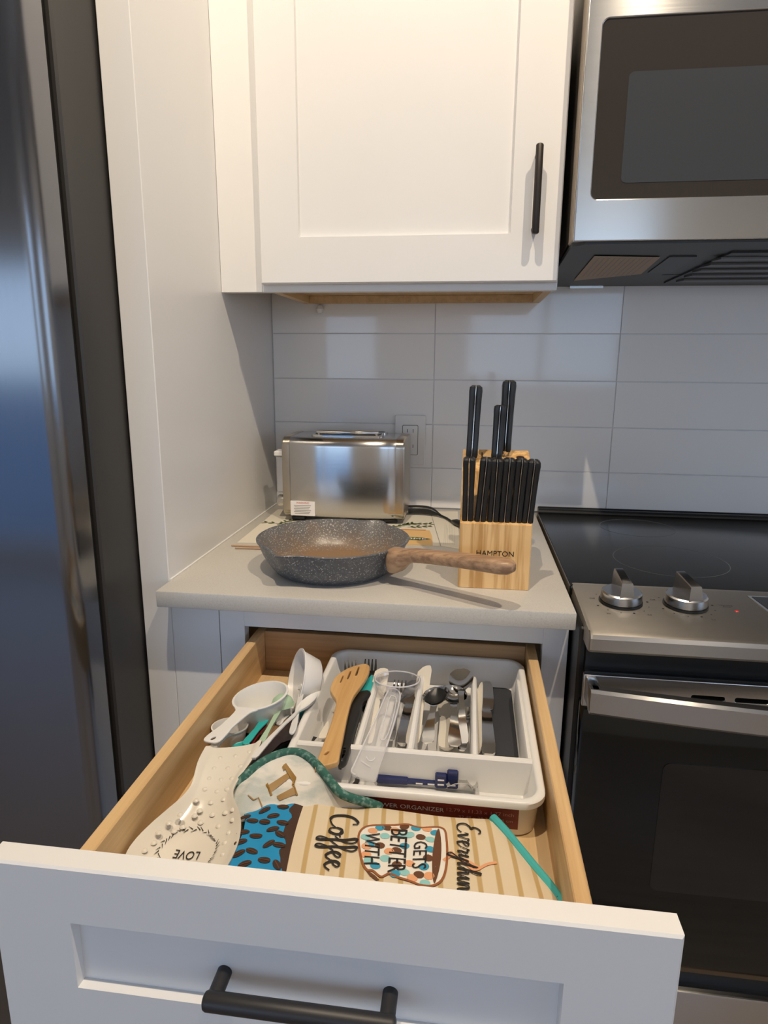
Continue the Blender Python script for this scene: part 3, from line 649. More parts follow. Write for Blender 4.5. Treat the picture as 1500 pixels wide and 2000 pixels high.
# ------------------------------------------------------------------ toaster
ts = thing('toaster', 'brushed stainless two-slot toaster standing against the tiled wall', 'toaster', (0.203, -0.115, 0.0013))
def toast_ring(x, y0, y1, z0, z1, r):
    return [(x, y, z) for y, z in rrect(y0, y1, z0, z1, r, 7)]
Z0, Z1 = 0.010, 0.1865
rings = []
for i in range(21):
    t = i/20; s = math.sin(math.pi*t)
    rings.append(toast_ring(0.0865+0.231*t, -0.187-0.0085*s**0.6, -0.045+0.006*s**0.6, Z0, Z1, 0.020))
part('body', loft(rings), steel('toaster_steel', (0.52, 0.51, 0.50), 0.16, 0, 0.06), ts, 'brushed stainless wrap')
capm = steel('toaster_end_steel', (0.52, 0.47, 0.40), 0.3, 2)
for s, x0, x1 in ((-1, 0.0865, 0.0685), (1, 0.3175, 0.3360)):
    rr = [toast_ring(x0, -0.188, -0.044, Z0-0.0005, Z1+0.0005, 0.021), toast_ring(x0+(x1-x0)*0.8, -0.187, -0.045, Z0, Z1, 0.021),
          toast_ring(x0+(x1-x0)*0.95, -0.185, -0.047, Z0+0.002, Z1-0.002, 0.020), toast_ring(x1, -0.181, -0.051, Z0+0.006, Z1-0.006, 0.018)]
    part('end_panel', loft(rr), capm, ts)
for yy in (-0.150, -0.088):
    part('bread_slot', box(0.135, 0.282, yy-0.013, yy+0.013, Z1-0.001, Z1+0.0014, 0.0006), M['black'], ts)
    rim = []
    P = rrect(0.130, 0.287, yy-0.019, yy+0.019, 0.010, 5); Q = rrect(0.136, 0.281, yy-0.013, yy+0.013, 0.006, 5)
    rg_ = loft([[(x, y, Z1-0.001) for x, y in P], [(x, y, Z1+0.004) for x, y in P], [(x, y, Z1+0.0045) for x, y in Q], [(x, y, Z1) for x, y in Q]], False, False)
    part('slot_frame', rg_, M['chrome'], ts)
part('warming_rail', join(round_rod((0.140, -0.160, Z1+0.0095), (0.278, -0.160, Z1+0.0095), 0.0040), cyl((0.146, -0.160, Z1), (0.146, -0.160, Z1+0.0095), 0.003), cyl((0.272, -0.160, Z1), (0.272, -0.160, Z1+0.0095), 0.003)), M['chrome'], ts)
part('lever', join(box(0.0465, 0.0695, -0.170, -0.135, 0.142, 0.153, 0.002)), M['white'], ts)
part('lever_track', join(box(0.0485, 0.069, -0.162, -0.143, 0.060, 0.141, 0.002)), steel('lever_steel', (0.62, 0.62, 0.63), 0.2, 2), ts)
part('browning_dial', xf(lathe([(0, 0.0), (0.0135, 0), (0.0135, 0.017), (0.0115, 0.020), (0, 0.020)], 24), Matrix.Translation((0.069, -0.152, 0.040)) @ Matrix.Rotation(-math.pi/2, 4, 'Y')), M['chrome'], ts)
for x, y in ((0.085, -0.175), (0.29, -0.175), (0.085, -0.075), (0.29, -0.075)): part('foot', box(x, x+0.03, y, y+0.02, 0.0014, 0.0115, 0.002), M['black'], ts)
yy = -0.1905
stk = part('warning_sticker', box(0.0885, 0.1425, -0.1942, -0.1905, 0.0165, 0.0485), M['inkwhite'], ts)
V, F = text('WARNING', 0.006)
part('sticker_heading', ([Vector((v.x+0.1155, -0.1945, v.y+0.0445)) for v in V], F), M['inkred'], stk)
part('sticker_lines', join(*[box(0.096+0.0015*(i % 2), 0.134-0.002*(i % 3), -0.1945, -0.1941, 0.0385-0.0036*i, 0.0398-0.0036*i) for i in range(6)]), M['inkgrey'], stk)
cordp = smooth_poly([(0.334, -0.070, 0.0145), (0.352, -0.065, 0.0142)], 2, False)
part('plug', join(tube(smooth_poly([(0.335, -0.080, 0.013), (0.36, -0.078, 0.0135), (0.385, -0.082, 0.0125), (0.402, -0.092, 0.009), (0.412, -0.102, 0.0062)], 5, False), [0.0098]*8+[0.0098, 0.0095, 0.0092, 0.0088, 0.008, 0.007, 0.006, 0.005, 0.0042, 0.0036, 0.003, 0.0028, 0.0027], 14)), M['black'], ts, 'black moulded plug')
part('cord', tube(smooth_poly([(0.408, -0.098, 0.0065), (0.425, -0.118, 0.0045), (0.438, -0.15, 0.0045), (0.452, -0.178, 0.0062), (0.47, -0.205, 0.0062), (0.49, -0.2, 0.005)], 6, False), 0.0028, 8), M['black'], ts)
part('cord_grip', tube([(0.440, -0.152, 0.006), (0.449, -0.172, 0.0085), (0.462, -0.192, 0.0085), (0.473, -0.208, 0.006)], [0.004, 0.0075, 0.008, 0.004], 12), M['black'], ts)

# ------------------------------------------------------------------ frying pan
pc = Vector((0.247, -0.500, 0.0))
fp = thing('frying_pan', 'grey speckled frying pan with pouring lip and wood-look handle on the counter', 'frying pan', pc)
def spout(r, z, a):
    k = max(0.0, (z-0.018)/0.037); d = 0
    for a0 in (243, 63):
        x = math.atan2(math.sin(a-math.radians(a0)), math.cos(a-math.radians(a0)))
        d += 0.0195*math.exp(-(x/0.17)**2) - 0.0070*math.exp(-(x/0.45)**2)
    return r + d*k*k if r > 0.05 else r
outp = [(0.0, 0.0008), (0.090, 0.0008), (0.0975, 0.003), (0.107, 0.014), (0.1175, 0.031), (0.1255, 0.050), (0.1285, 0.0535), (0.1290, 0.0555), (0.1275, 0.0567), (0.1245, 0.0562)]
inp = [(0.1245, 0.0562), (0.1225, 0.051), (0.1145, 0.032), (0.104, 0.0155), (0.096, 0.0075), (0.088, 0.0055), (0.05, 0.005), (0.0, 0.005)]
TP = Matrix.Translation(pc)
part('pan_body', xf(lathe(outp, 96, spout), TP), M['pan_out'], fp)
part('cooking_surface', xf(lathe(inp, 96, spout), TP), M['pan_in'], fp, 'stained speckled coating')
hd = Vector((0.286, -0.168, 0)).normalized(); hs = Vector((-hd.y, hd.x, 0))
rings = []
for (s, z, wv, hgt) in ((0.1215, 0.0400, 0.013, 0.017), (0.127, 0.0395, 0.0165, 0.0205), (0.135, 0.0398, 0.0170, 0.0205), (0.145, 0.0425, 0.0160, 0.0180), (0.155, 0.0490, 0.0148, 0.0135), (0.168, 0.0545, 0.0140, 0.0105), (0.19, 0.0570, 0.0138, 0.0100), (0.22, 0.0600, 0.0142, 0.0100), (0.26, 0.0635, 0.0150, 0.0102), (0.295, 0.0660, 0.0155, 0.0108), (0.318, 0.0672, 0.0150, 0.0110), (0.330, 0.0677, 0.0125, 0.0098), (0.336, 0.0680, 0.007, 0.006)):
    c0 = pc + hd*s + Vector((0, 0, z))
    ring = []
    for k in range(20):
        a = 2*math.pi*k/20; ca, sa = math.cos(a), math.sin(a)
        e = 0.62
        ring.append(c0 + hs*(wv*math.copysign(abs(ca)**e, ca)) + Vector((0, 0, hgt*math.copysign(abs(sa)**e, sa))))
    rings.append(ring)
part('handle', loft(rings), M['walnut'], fp, 'brown wood-look handle', angle=60)
part('handle_collar', xf(box(0.1175, 0.126, -0.013, 0.013, 0.024, 0.0545, 0.003, 2), TP @ Matrix(((hd.x, hs.x, 0, 0), (hd.y, hs.y, 0, 0), (0, 0, 1, 0), (0, 0, 0, 1)))), M['pan_out'], fp)

# ------------------------------------------------------------------ knife block and knives
kb = thing('knife_block', 'pale pine knife block full of black handled knives', 'knife block', (0.514, -0.49, 0.0))
BX0, BX1 = 0.4595, 0.5690
prof = [(-0.567, 0.0005), (-0.567, 0.1035), (-0.560, 0.1055), (-0.531, 0.1075), (-0.514, 0.1765), (-0.436, 0.2010), (-0.405, 0.170), (-0.405, 0.0005)]
def xring(x, inset): 
    cy = sum(p[0] for p in prof)/len(prof); cz = sum(p[1] for p in prof)/len(prof)
    return [(x, y + math.copysign(min(inset, abs(cy-y)), cy-y), z + math.copysign(inset, cz-z)) for y, z in prof]
bb = part('block', loft([xring(BX0, 0.0015), xring(BX0+0.0015, 0), xring(BX1-0.0015, 0), xring(BX1, 0.0015)]), M['pine'], kb, angle=20)
def topz(y): return 0.1765 + (y+0.514)/0.078*0.0245
part('empty_slot', join(xf(lathe([(0, 0.0004), (0.0055, 0.0004), (0.0055, -0.001)], 20), frame((0.5535, -0.462, topz(-0.462)), (1, 0, 0), (0, 0.954, 0.30)) @ Matrix.Diagonal((1.2, 1, 1, 1))),
     loft([[(0.4905, -0.475, topz(-0.475)+0.0004), (0.4925, -0.475, topz(-0.475)+0.0004), (0.4925, -0.447, topz(-0.447)+0.0004), (0.4905, -0.447, topz(-0.447)+0.0004)],
           [(0.4905, -0.475, topz(-0.475)-0.001), (0.4925, -0.475, topz(-0.475)-0.001), (0.4925, -0.447, topz(-0.447)-0.001), (0.4905, -0.447, topz(-0.447)-0.001)]])), M['brownpl'], kb)
V, F = text('HAMPTON', 0.0120)
part('brand_print', ([Vector((v.x+0.515, -0.5674, v.y+0.0572)) for v in V], F), M['ink'], kb)
part('underline_print', box(0.497, 0.532, -0.5675, -0.5670, 0.0487, 0.0502), M['inkbrown'], kb)
def knife(label, p0, p1, w, d, group, big):
    """handle from p0 (in the block) to p1 (butt), blade hidden in the slot; w across, d deep"""
    p0, p1 = Vector(p0), Vector(p1); ax = (p1-p0).normalized(); L_ = (p1-p0).length
    t = thing('chef_knife' if big else 'steak_knife', label, 'knife', p0, group)
    X = Vector((1, 0, 0)); X = (X - ax*X.dot(ax)).normalized(); Y = ax.cross(X)
    def sec(s, ww, dd, off=0.0, yo=0.0, n=6):
        return [p0 + ax*s + X*(x+off) + Y*(y+yo) for x, y in rrect(-ww/2, ww/2, -dd/2, dd/2, min(ww, dd)*0.38, n)]
    st = [(0.0, 0.86, 0.86, 0), (0.004, 0.95, 0.95, 0), (0.15*L_, 0.92, 0.9, 0), (0.5*L_, 0.94, 0.92, 0), (0.8*L_, 1.0, 1.02, 0.0), (0.92*L_, 1.05, 1.12, -0.0008), (0.975*L_, 0.98, 1.06, -0.001), (L_, 0.62, 0.72, -0.001)]
    for s in (-1, 1):
        part('handle_scale', loft([sec(a, w*b/2-0.0006, d*c, s*(w*b/4+0.0006), yo) for a, b, c, yo in st]), M['black'], t)
    part('tang', loft([sec(a, 0.0013, d*c+0.0005, 0, yo) for a, b, c, yo in st]), M['chrome'], t, 'steel strip along the handle')
    part('bolster', loft([sec(-0.006, w*0.45, d*0.7), sec(0.001, w*0.7, d*0.85)]), M['chrome'], t)
    bl = 0.075 if not big else 0.16
    part('blade', loft([sec(-bl, 0.0004, d*0.15, 0, 0, 1), sec(-bl*0.5, 0.0014, d*0.8, 0, 0, 1), sec(-0.004, 0.0016, d*0.8, 0, 0, 1)]), M['chrome'], t)
    rv = []
    for f_ in (0.25, 0.5, 0.75):
        c0 = p0 + ax*(f_*L_); rv.append(cyl(c0 - X*(w*0.47+0.0003), c0 + X*(w*0.47+0.0003), 0.002, None, 10))
    part('rivets', join(*rv), M['chrome'], t)
g1 = 'long knives in the top of the block'; g2 = 'steak knives in the front of the block'
def K3(px, py, y): return aty(px, py, y)
knife('long black handled knife standing alone at the left rear of the block', K3(921, 893, -0.478), K3(930, 753, -0.470), 0.0195, 0.026, g1, True)
knife('tallest black handled knife standing at the middle rear of the block', K3(985, 882, -0.452), K3(995, 743, -0.444), 0.0205, 0.027, g1, True)
knife('shorter black handled knife standing in front of the tallest one', K3(969, 900, -0.486), K3(977, 791, -0.479), 0.0175, 0.024, g1, True)
names = ['leftmost steak knife in the block front row, set apart from the others', 'second steak knife from the left in the block front row', 'third steak knife from the left in the block front row',
         'third steak knife from the right in the block front row', 'second steak knife from the right in the block front row', 'rightmost steak knife in the block front row, nearest the range']
for nm, b, tp in zip(names, [(913, 1017), (937, 1019), (962, 1019), (984, 1020), (1007, 1020), (1029, 1021)], [(917, 893), (951, 894), (972, 895), (996, 895), (1020, 896), (1044, 898)]):
    knife(nm, K3(b[0], b[1], -0.552), K3(tp[0], tp[1], -0.562), 0.0176, 0.0190, g2, False)

# ------------------------------------------------------------------ cutlery tray in the drawer
RIM, TFL = -0.105, -0.1525
tx0, tx1, ty0, ty1 = 0.2665, 0.5645, -0.9370, -0.5885
tr = thing('cutlery_tray', 'white plastic cutlery tray with red label lying in the drawer', 'tray', ((tx0+tx1)/2, (ty0+ty1)/2, TFL))
def R(ins, r, z): return [(x, y, z) for x, y in rrect(tx0+ins, tx1-ins, ty0+ins, ty1-ins, r, 8)]
tb = part('tray_body', loft([R(0.011, 0.020, TFL), R(0.009, 0.022, TFL+0.002), R(0.0055, 0.024, RIM-0.009), R(0.0002, 0.028, RIM-0.0085), R(0.0, 0.028, RIM-0.002), R(0.002, 0.027, RIM),
     R(0.0075, 0.023, RIM), R(0.0095, 0.021, RIM-0.002), R(0.0135, 0.017, TFL+0.008), R(0.0175, 0.014, TFL+0.003)]), M['whiteorg'], tr, angle=50)
CW = -0.857
# cross wall with rounded top, and the three long dividers that slope down before the back wall
def wallring(x, y, hw, zt): return [(x, y-hw, TFL+0.002), (x, y-hw*0.8, zt-0.002), (x, y-hw*0.45, zt), (x, y+hw*0.45, zt), (x, y+hw*0.8, zt-0.002), (x, y+hw, TFL+0.002)]
part('cross_wall', loft([wallring(tx0+0.0095, CW, 0.0055, RIM-0.0003), wallring(tx1-0.0095, CW, 0.0055, RIM-0.0003)]), M['whiteorg'], tr)
def dring(x, y, hw, zt): return [(x-hw*1.3, y, TFL+0.002), (x-hw, y, zt-0.0025), (x-hw*0.5, y, zt), (x+hw*0.5, y, zt), (x+hw, y, zt-0.0025), (x+hw*1.3, y, TFL+0.002)]
for dx, hw in ((0.3480, 0.0042), (0.4120, 0.0042), (0.4890, 0.0038), (0.5525, 0.0034)):
    rr = [dring(dx, CW+0.004, hw, RIM-0.001), dring(dx, -0.662, hw, RIM-0.001), dring(dx, -0.652, hw*0.9, RIM-0.003), dring(dx, -0.645, hw*0.7, RIM-0.010), dring(dx, -0.632, hw*0.6, TFL+0.008)]
    part('divider', loft(rr), M['whiteorg'], tr)
yl = ty0 + 0.0052
def fy(z): return ty0 + 0.0055 + (RIM-0.009-z)/(RIM-0.011-TFL)*0.0035 - 0.0004
lx0, lx1, lz0, lz1 = 0.300, 0.5355, -0.1435, -0.1165
ls = part('red_label', loft([[(lx0, fy(lz0), lz0), (lx1, fy(lz0), lz0), (lx1, fy(lz1), lz1), (lx0, fy(lz1), lz1)], [(lx0, fy(lz0)+0.0004, lz0), (lx1, fy(lz0)+0.0004, lz0), (lx1, fy(lz1)+0.0004, lz1), (lx0, fy(lz1)+0.0004, lz1)]]), M['redlabel'], tr, 'dark red paper label')
def lab_text(body, size, x, z, al, mt):
    V, F = text(body, size, al); part('label_print', ([Vector((v.x*1.12 + x, fy(v.y+z)-0.0004, v.y + z)) for v in V], F), mt, tr)
lab_text('5-SLOT DRAWER ORGANIZER', 0.0076, 0.4565, -0.1265, 'RIGHT', M['inkwhite'])
pinkm = plain('pink_print', (0.55, 0.28, 0.26), 0.6)
lab_text('12.79 x 11.33 x 1.77 inch', 0.0064, 0.531, -0.1250, 'RIGHT', pinkm); lab_text('32.48 x 28.7 x 4.48 cm', 0.0056, 0.530, -0.1330, 'RIGHT', pinkm)

TF = TFL + 0.0035     # inner floor of the tray
def outl(px, z, sub=4): return [(p.x, p.y) for p in smooth_poly([Vector((at(a, b, z).x, at(a, b, z).y, 0)) for a, b in px], sub)]
# bamboo turner, with real slots, lying across the tray
zt = -0.0925
slots = [[(664, 1331), (666, 1331), (671, 1319), (669, 1319)], [(678, 1324), (680.5, 1324), (686, 1310), (683.5, 1310)], [(694, 1317), (697, 1317), (702, 1302), (699.5, 1302)], [(633, 1472), (637, 1473), (643, 1467), (640, 1466)]]
tn_g = plate([outl([(722, 1302), (716, 1296), (703, 1297), (680, 1304), (657, 1319), (648, 1334), (645, 1346), (650, 1356), (656, 1366), (655, 1380), (645, 1415), (630, 1455), (615, 1496), (624, 1496), (650, 1490), (661, 1484), (664, 1468), (671, 1435), (678, 1400), (685, 1372), (692, 1356), (705, 1338), (718, 1318)], zt)]
              + [outl(s, zt, 3) for s in slots], 0.0075, 0.0015, zt-0.004)
# the handle rests on the cross wall: thicker towards the end
tn = solo('slotted_turner', tn_g, M['bamboo'], 'bamboo slotted turner lying across the white tray', 'turner', (at(670, 1400, zt).x, at(670, 1400, zt).y, zt-0.008))
# black handled peeler with turquoise blade guard
zp = -0.1035
pe = thing('peeler', 'black handled peeler with turquoise head beside the bamboo turner', 'peeler', (at(690, 1420, zp).x, at(690, 1420, zp).y, zp-0.012))
part('handle', plate([outl([(688, 1360), (696, 1351), (708, 1347), (720, 1346), (725, 1351), (722, 1358), (711, 1365), (707, 1376), (704, 1392), (696, 1418), (688, 1448), (680, 1474), (674, 1483), (666, 1486), (660, 1486), (664, 1464), (672, 1425), (680, 1385)], zp), outl([(668, 1468), (671, 1469), (672, 1465), (669, 1464)], zp, 3)], 0.012, 0.004, zp-0.006), M['black'], pe)
part('head', plate([outl([(727, 1316), (729, 1332), (724, 1347), (706, 1350), (694, 1352), (702, 1342), (716, 1326)], zp-0.003)], 0.004, 0.001, zp-0.006), M['teal'], pe)

# flatware makers -------------------------------------------------------------
def spoon_st(L_, bw, z0=0.0, hw=0.0062, t=0.0016, dep=0.008):
    bl = L_*0.33
    st = [(0.0, bw*0.25, z0+0.004, t, 0.0005)]
    for f_, k, d in ((0.06, 0.55, .25), (0.2, 0.85, .7), (0.45, 1.0, 1.0), (0.7, 0.88, .8), (0.88, 0.55, .35), (1.0, 0.26, .08)):
        st.append((bl*f_, bw*k, z0+0.004+0.002*f_, t, dep*d))
    for f_, k in ((0.1, 0.62), (0.3, 0.58), (0.6, 0.85), (0.85, 1.15), (0.97, 1.1), (1.0, 0.7)):
        st.append((bl+(L_-bl)*f_, hw*k, z0+0.006+0.004*math.sin(f_*2.4), t*1.4, 0))
    return st
def fork_g(L_, hwid, t=0.0016, n=4, hw=0.0055):
    bl = L_*0.3; g = []
    for i in range(n):
        y = -hwid + 2*hwid*(i+0.5)/n; tw = hwid/n*0.62
        g.append(blade([(0, tw*0.4, 0.006, t*.8, 0, y), (bl*0.3, tw, 0.002, t, 0, y), (bl*0.62, tw*1.1, 0.001, t, 0, y)], 3))
    st = [(bl*0.58, hwid, 0.001, t, 0.0005), (bl*0.75, hwid*1.02, 0.002, t, 0.001), (bl*0.9, hwid*0.75, 0.0035, t, 0.001), (bl, hw*0.55, 0.005, t, 0)]
    for f_, k in ((0.2, 0.5), (0.5, 0.8), (0.85, 1.15), (0.97, 1.1), (1.0, 0.7)): st.append((bl+(L_-bl)*f_, hw*k, 0.006+0.003*math.sin(f_*2.4), t*1.3, 0))
    return join(*g, blade(st, 5))
def knife_g(L_, bw, t=0.002, hw=0.008):
    st = [(0, bw*0.25, 0.002, t*.5, 0, bw*.4), (L_*0.02, bw*.6, 0.002, t*.6, 0, bw*.2), (L_*0.08, bw, 0.002, t*.7, 0), (L_*0.3, bw*1.02, 0.002, t*.8, 0), (L_*0.42, bw*0.85, 0.002, t, 0), (L_*0.45, hw*0.6, 0.003, t*2, 0)]
    for f_, k in ((0.48, 0.8), (0.7, 0.95), (0.9, 1.1), (0.98, 1.0), (1.0, 0.6)): st.append((L_*f_, hw*k, 0.0045, t*2.6, 0))
    return blade(st, 5)
def put(name, g, mat, p0, p1, label, cat, group=None, roll=0.0):
    gg = lay(g, p0, p1, roll); lo = min(v.z for v in gg[0])
    c = (Vector(p0)+Vector(p1))/2
    return solo(name, gg, mat, label, cat, (c.x, c.y, lo), group, 50)
def dist(a, b): return (Vector(a)-Vector(b)).length
STEEL, WP = M['chrome'], M['cream']
gs_, gw_ = 'steel flatware in the cutlery tray', 'cream plastic cutlery in the tray'
# first compartment: plastic forks under the turner, black fork tips behind
def seg(px0, z0, px1, z1): return at(*px0, z0), at(*px1, z1)
a, b = seg((668, 1375), TF+0.010, (632, 1452), TF+0.006); put('plastic_fork', fork_g(dist(a, b)*1.0, 0.010, 0.0016), WP, a, b, 'cream plastic fork under the bamboo turner', 'fork', gw_, 0.2)
a, b = seg((686, 1362), TF+0.004, (656, 1456), TF+0.004); put('plastic_fork', fork_g(dist(a, b), 0.010, 0.0016), WP, a, b, 'cream plastic fork between the bamboo turner and the peeler', 'fork', gw_)
a, b = seg((684, 1296), -0.112, (694, 1400), TF+0.006); put('black_fork', fork_g(dist(a, b), 0.011, 0.0018, 4), M['black'], a, b, 'black fork with its tines against the back of the tray, left one', 'fork', 'black forks in the tray')
a, b = seg((724, 1293), -0.112, (716, 1400), TF+0.010); put('black_fork', fork_g(dist(a, b), 0.011, 0.0018, 4), M['black'], a, b, 'black fork with its tines against the back of the tray, right one', 'fork', 'black forks in the tray')
# second compartment
a, b = seg((748, 1306), -0.104, (712, 1455), TF+0.012); put('plastic_knife', knife_g(dist(a, b), 0.0105, 0.0016, 0.0085), WP, a, b, 'broad cream plastic knife left of the clear scoop', 'knife', gw_, -0.25)
a, b = seg((782, 1335), TF+0.008, (762, 1455), TF+0.006); put('steel_fork', fork_g(dist(a, b), 0.0115, 0.0016), STEEL, a, b, 'steel fork under the clear scoop, left one', 'fork', gs_)
a, b = seg((806, 1330), TF+0.008, (786, 1457), TF+0.005); put('table_knife', knife_g(dist(a, b), 0.0095, 0.002, 0.008), STEEL, a, b, 'steel table knife lying under the clear scoop', 'knife', gs_)
# clear plastic scoop on top
zs = -0.098
sc = thing('clear_scoop', 'clear plastic scoop with round bowl lying across the tray', 'scoop', (at(760, 1420, zs).x, at(760, 1420, zs).y, zs-0.02))
cc = at(776, 1326, zs+0.002)
part('bowl', xf(lathe([(0, -0.026), (0.012, -0.0245), (0.023, -0.018), (0.0300, -0.008), (0.0325, 0.0), (0.0338, 0.0002), (0.0318, -0.008), (0.0245, -0.0195), (0.012, -0.0262), (0, -0.0278)], 40), Matrix.Translation(cc) @ Matrix.Rotation(-0.12, 4, 'X')), M['clear'], sc)
ho = outl([(757, 1353), (766, 1346), (779, 1352), (781, 1366), (772, 1405), (758, 1450), (742, 1495), (734, 1521), (708, 1518), (687, 1510), (694, 1490), (715, 1445), (738, 1395)], zs-0.002)
part('handle', plate([ho], 0.004, 0.001, zs-0.004), M['clearp'], sc)
def rim_tube(P, z, r, mat, par, name): part(name, tube([(x, y, z) for x, y in P], r, 6), mat, par)
rim_tube(ho[2:22] , zs-0.001, 0.0011, M['clearw'], sc, 'handle_ridge'); rim_tube(ho[34:] + ho[:3], zs-0.001, 0.0011, M['clearw'], sc, 'handle_ridge')
hi = outl([(761, 1364), (768, 1360), (774, 1366), (768, 1400), (754, 1442), (742, 1440), (752, 1400)], zs-0.001)
rim_tube(hi + hi[:1], zs-0.0005, 0.0007, M['clearw'], sc, 'handle_ridge')
lp = [(at(724 + 8*math.cos(u), 1478 + 7*math.sin(u), zs).x, at(724 + 8*math.cos(u), 1478 + 7*math.sin(u), zs).y) for u in [k*0.4 for k in range(9)]]
rim_tube(lp, zs-0.0005, 0.0007, M['clearw'], sc, 'handle_ridge'); q0, q1 = at(704, 1485, zs), at(724, 1498, zs)
rim_tube([(q0.x, q0.y), (q1.x, q1.y)], zs-0.0005, 0.0009, M['clearw'], sc, 'handle_ridge')
part('bowl_rim', xf(lathe([(0.0318+0.0011*math.cos(u), 0.0011*math.sin(u)) for u in [k*math.pi/3 for k in range(7)]], 40), Matrix.Translation(cc) @ Matrix.Rotation(-0.12, 4, 'X')), M['clearw'], sc)
# third compartment
a, b = seg((832, 1302), -0.103, (806, 1458), TF+0.010); put('plastic_knife', knife_g(dist(a, b), 0.0105, 0.0018, 0.009), WP, a, b, 'broad cream plastic knife right of the clear scoop', 'knife', gw_, 0.2)
a, b = seg((868, 1360), TF+0.004, (872, 1466), TF+0.006); put('plastic_knife', knife_g(dist(a, b), 0.010, 0.0018, 0.0095), M['cream'], a, b, 'cream plastic knife lying under the steel ladle', 'knife', gw_)
a, b = seg((900, 1310), -0.106, (906, 1462), TF+0.010); put('steel_spoon', blade(spoon_st(dist(a, b), 0.0185, dep=0.007), 9), STEEL, a, b, 'steel spoon leaning highest against the back of the tray', 'spoon', gs_, 0.15)
a, b = seg((884, 1342), -0.113, (886, 1466), TF+0.012); put('steel_spoon', blade(spoon_st(dist(a, b), 0.0205, hw=0.0075, dep=0.009), 9), STEEL, a, b, 'steel spoon in the middle of the spoon pile', 'spoon', gs_, -0.1)
a, b = seg((856, 1345), -0.106, (838, 1460), TF+0.018)
ld = thing('ladle_spoon', 'steel spoon with dark hollow bowl lying on top of the spoon pile', 'spoon', ((a.x+b.x)/2, (a.y+b.y)/2, TF))
part('spoon_body', lay(blade(spoon_st(dist(a, b), 0.0200, hw=0.0075, dep=0.010), 9), a, b, 0.25), STEEL, ld, angle=50)
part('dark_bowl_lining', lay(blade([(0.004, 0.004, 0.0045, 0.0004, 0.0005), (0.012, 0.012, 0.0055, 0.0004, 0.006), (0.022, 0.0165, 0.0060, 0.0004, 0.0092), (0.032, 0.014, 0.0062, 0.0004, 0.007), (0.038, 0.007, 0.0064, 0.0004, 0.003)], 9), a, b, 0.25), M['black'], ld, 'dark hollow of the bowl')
a, b = seg((915, 1385), TF+0.004, (903, 1467), TF+0.006); put('steel_teaspoon', blade(spoon_st(dist(a, b)*1.1, 0.0125, hw=0.005), 9), STEEL, a, b, 'small steel teaspoon beside the divider at the right of the spoon pile', 'spoon', gs_)
# fourth compartment
a, b = seg((940, 1336), -0.112, (936, 1472), TF+0.008); put('plastic_knife', knife_g(dist(a, b), 0.0062, 0.0016, 0.007), WP, a, b, 'narrow cream plastic knife standing beside the butter knife', 'knife', gw_, 0.9)
a, b = seg((947, 1333), TF+0.009, (954, 1478), TF+0.011); put('butter_knife', knife_g(dist(a, b), 0.0115, 0.0022, 0.0085), STEEL, a, b, 'steel butter knife lying beside the dark grey liner', 'knife', gs_)
solo('drawer_liner', plate([outl([(940, 1341), (998, 1345), (1013, 1478), (942, 1473)], TF+0.001, 1)], 0.0016, 0.0004, TF+0.0008), M['slate'], 'flat dark grey liner strip in the right tray compartment', 'liner', (at(985, 1410, TF).x, at(985, 1410, TF).y, TF))
# front compartment: navy gadget, steel spoon, dark ring
zn = TF + 0.007
nv = thing('navy_opener', 'navy blue plastic gadget with upright ribbed head in the front tray compartment', 'gadget', (at(815, 1525, zn).x, at(815, 1525, zn).y, TF))
a, b = at(739, 1521, zn), at(886, 1530, zn)
part('bar', lay(join(box(0, dist(a, b), -0.0040, 0.0040, -0.003, 0.003, 0.0012)), a, b), M['navy'], nv)
part('grip', lay(join(box(-0.002, 0.036, -0.0050, 0.0050, -0.0035, 0.0045, 0.0015)), a, b), M['navy'], nv)
part('head', lay(join(box(dist(a, b)-0.022, dist(a, b)-0.008, -0.0065, 0.0065, -0.004, 0.014, 0.0015), box(dist(a, b)-0.008, dist(a, b)+0.005, -0.0065, 0.0065, -0.004, 0.019, 0.0015)), a, b), M['navy'], nv)
part('white_stripes', lay(join(*[box(dist(a, b)-0.019+0.0135*i, dist(a, b)-0.0115+0.0135*i, -0.0072, -0.0064, z, z+0.0016) for i in (0, 1) for z in (0.001, 0.007)],
     *[box(0.045+0.014*i, 0.053+0.014*i, -0.0048, -0.0039, -0.001, 0.0005) for i in range(4)]), a, b), M['inkwhite'], nv)
a, b = seg((933, 1533), TF+0.010, (872, 1543), TF+0.006); put('steel_spoon', blade(spoon_st(dist(a, b)*1.0, 0.0125, hw=0.005), 9), STEEL, a, b, 'steel spoon lying beside the navy gadget in the front compartment', 'spoon', gs_)
q = at(668, 1518, TF+0.006)
solo('metal_ring', xf(lathe([(0.0185+0.0028*math.cos(u), 0.0028*math.sin(u)) for u in [k*math.pi/4 for k in range(9)]], 36), Matrix.Translation((q.x, q.y, TF+0.003))), M['bronze'], 'dark metal ring lying behind the green bound pot holder in the tray', 'ring', (q.x, q.y, TF))

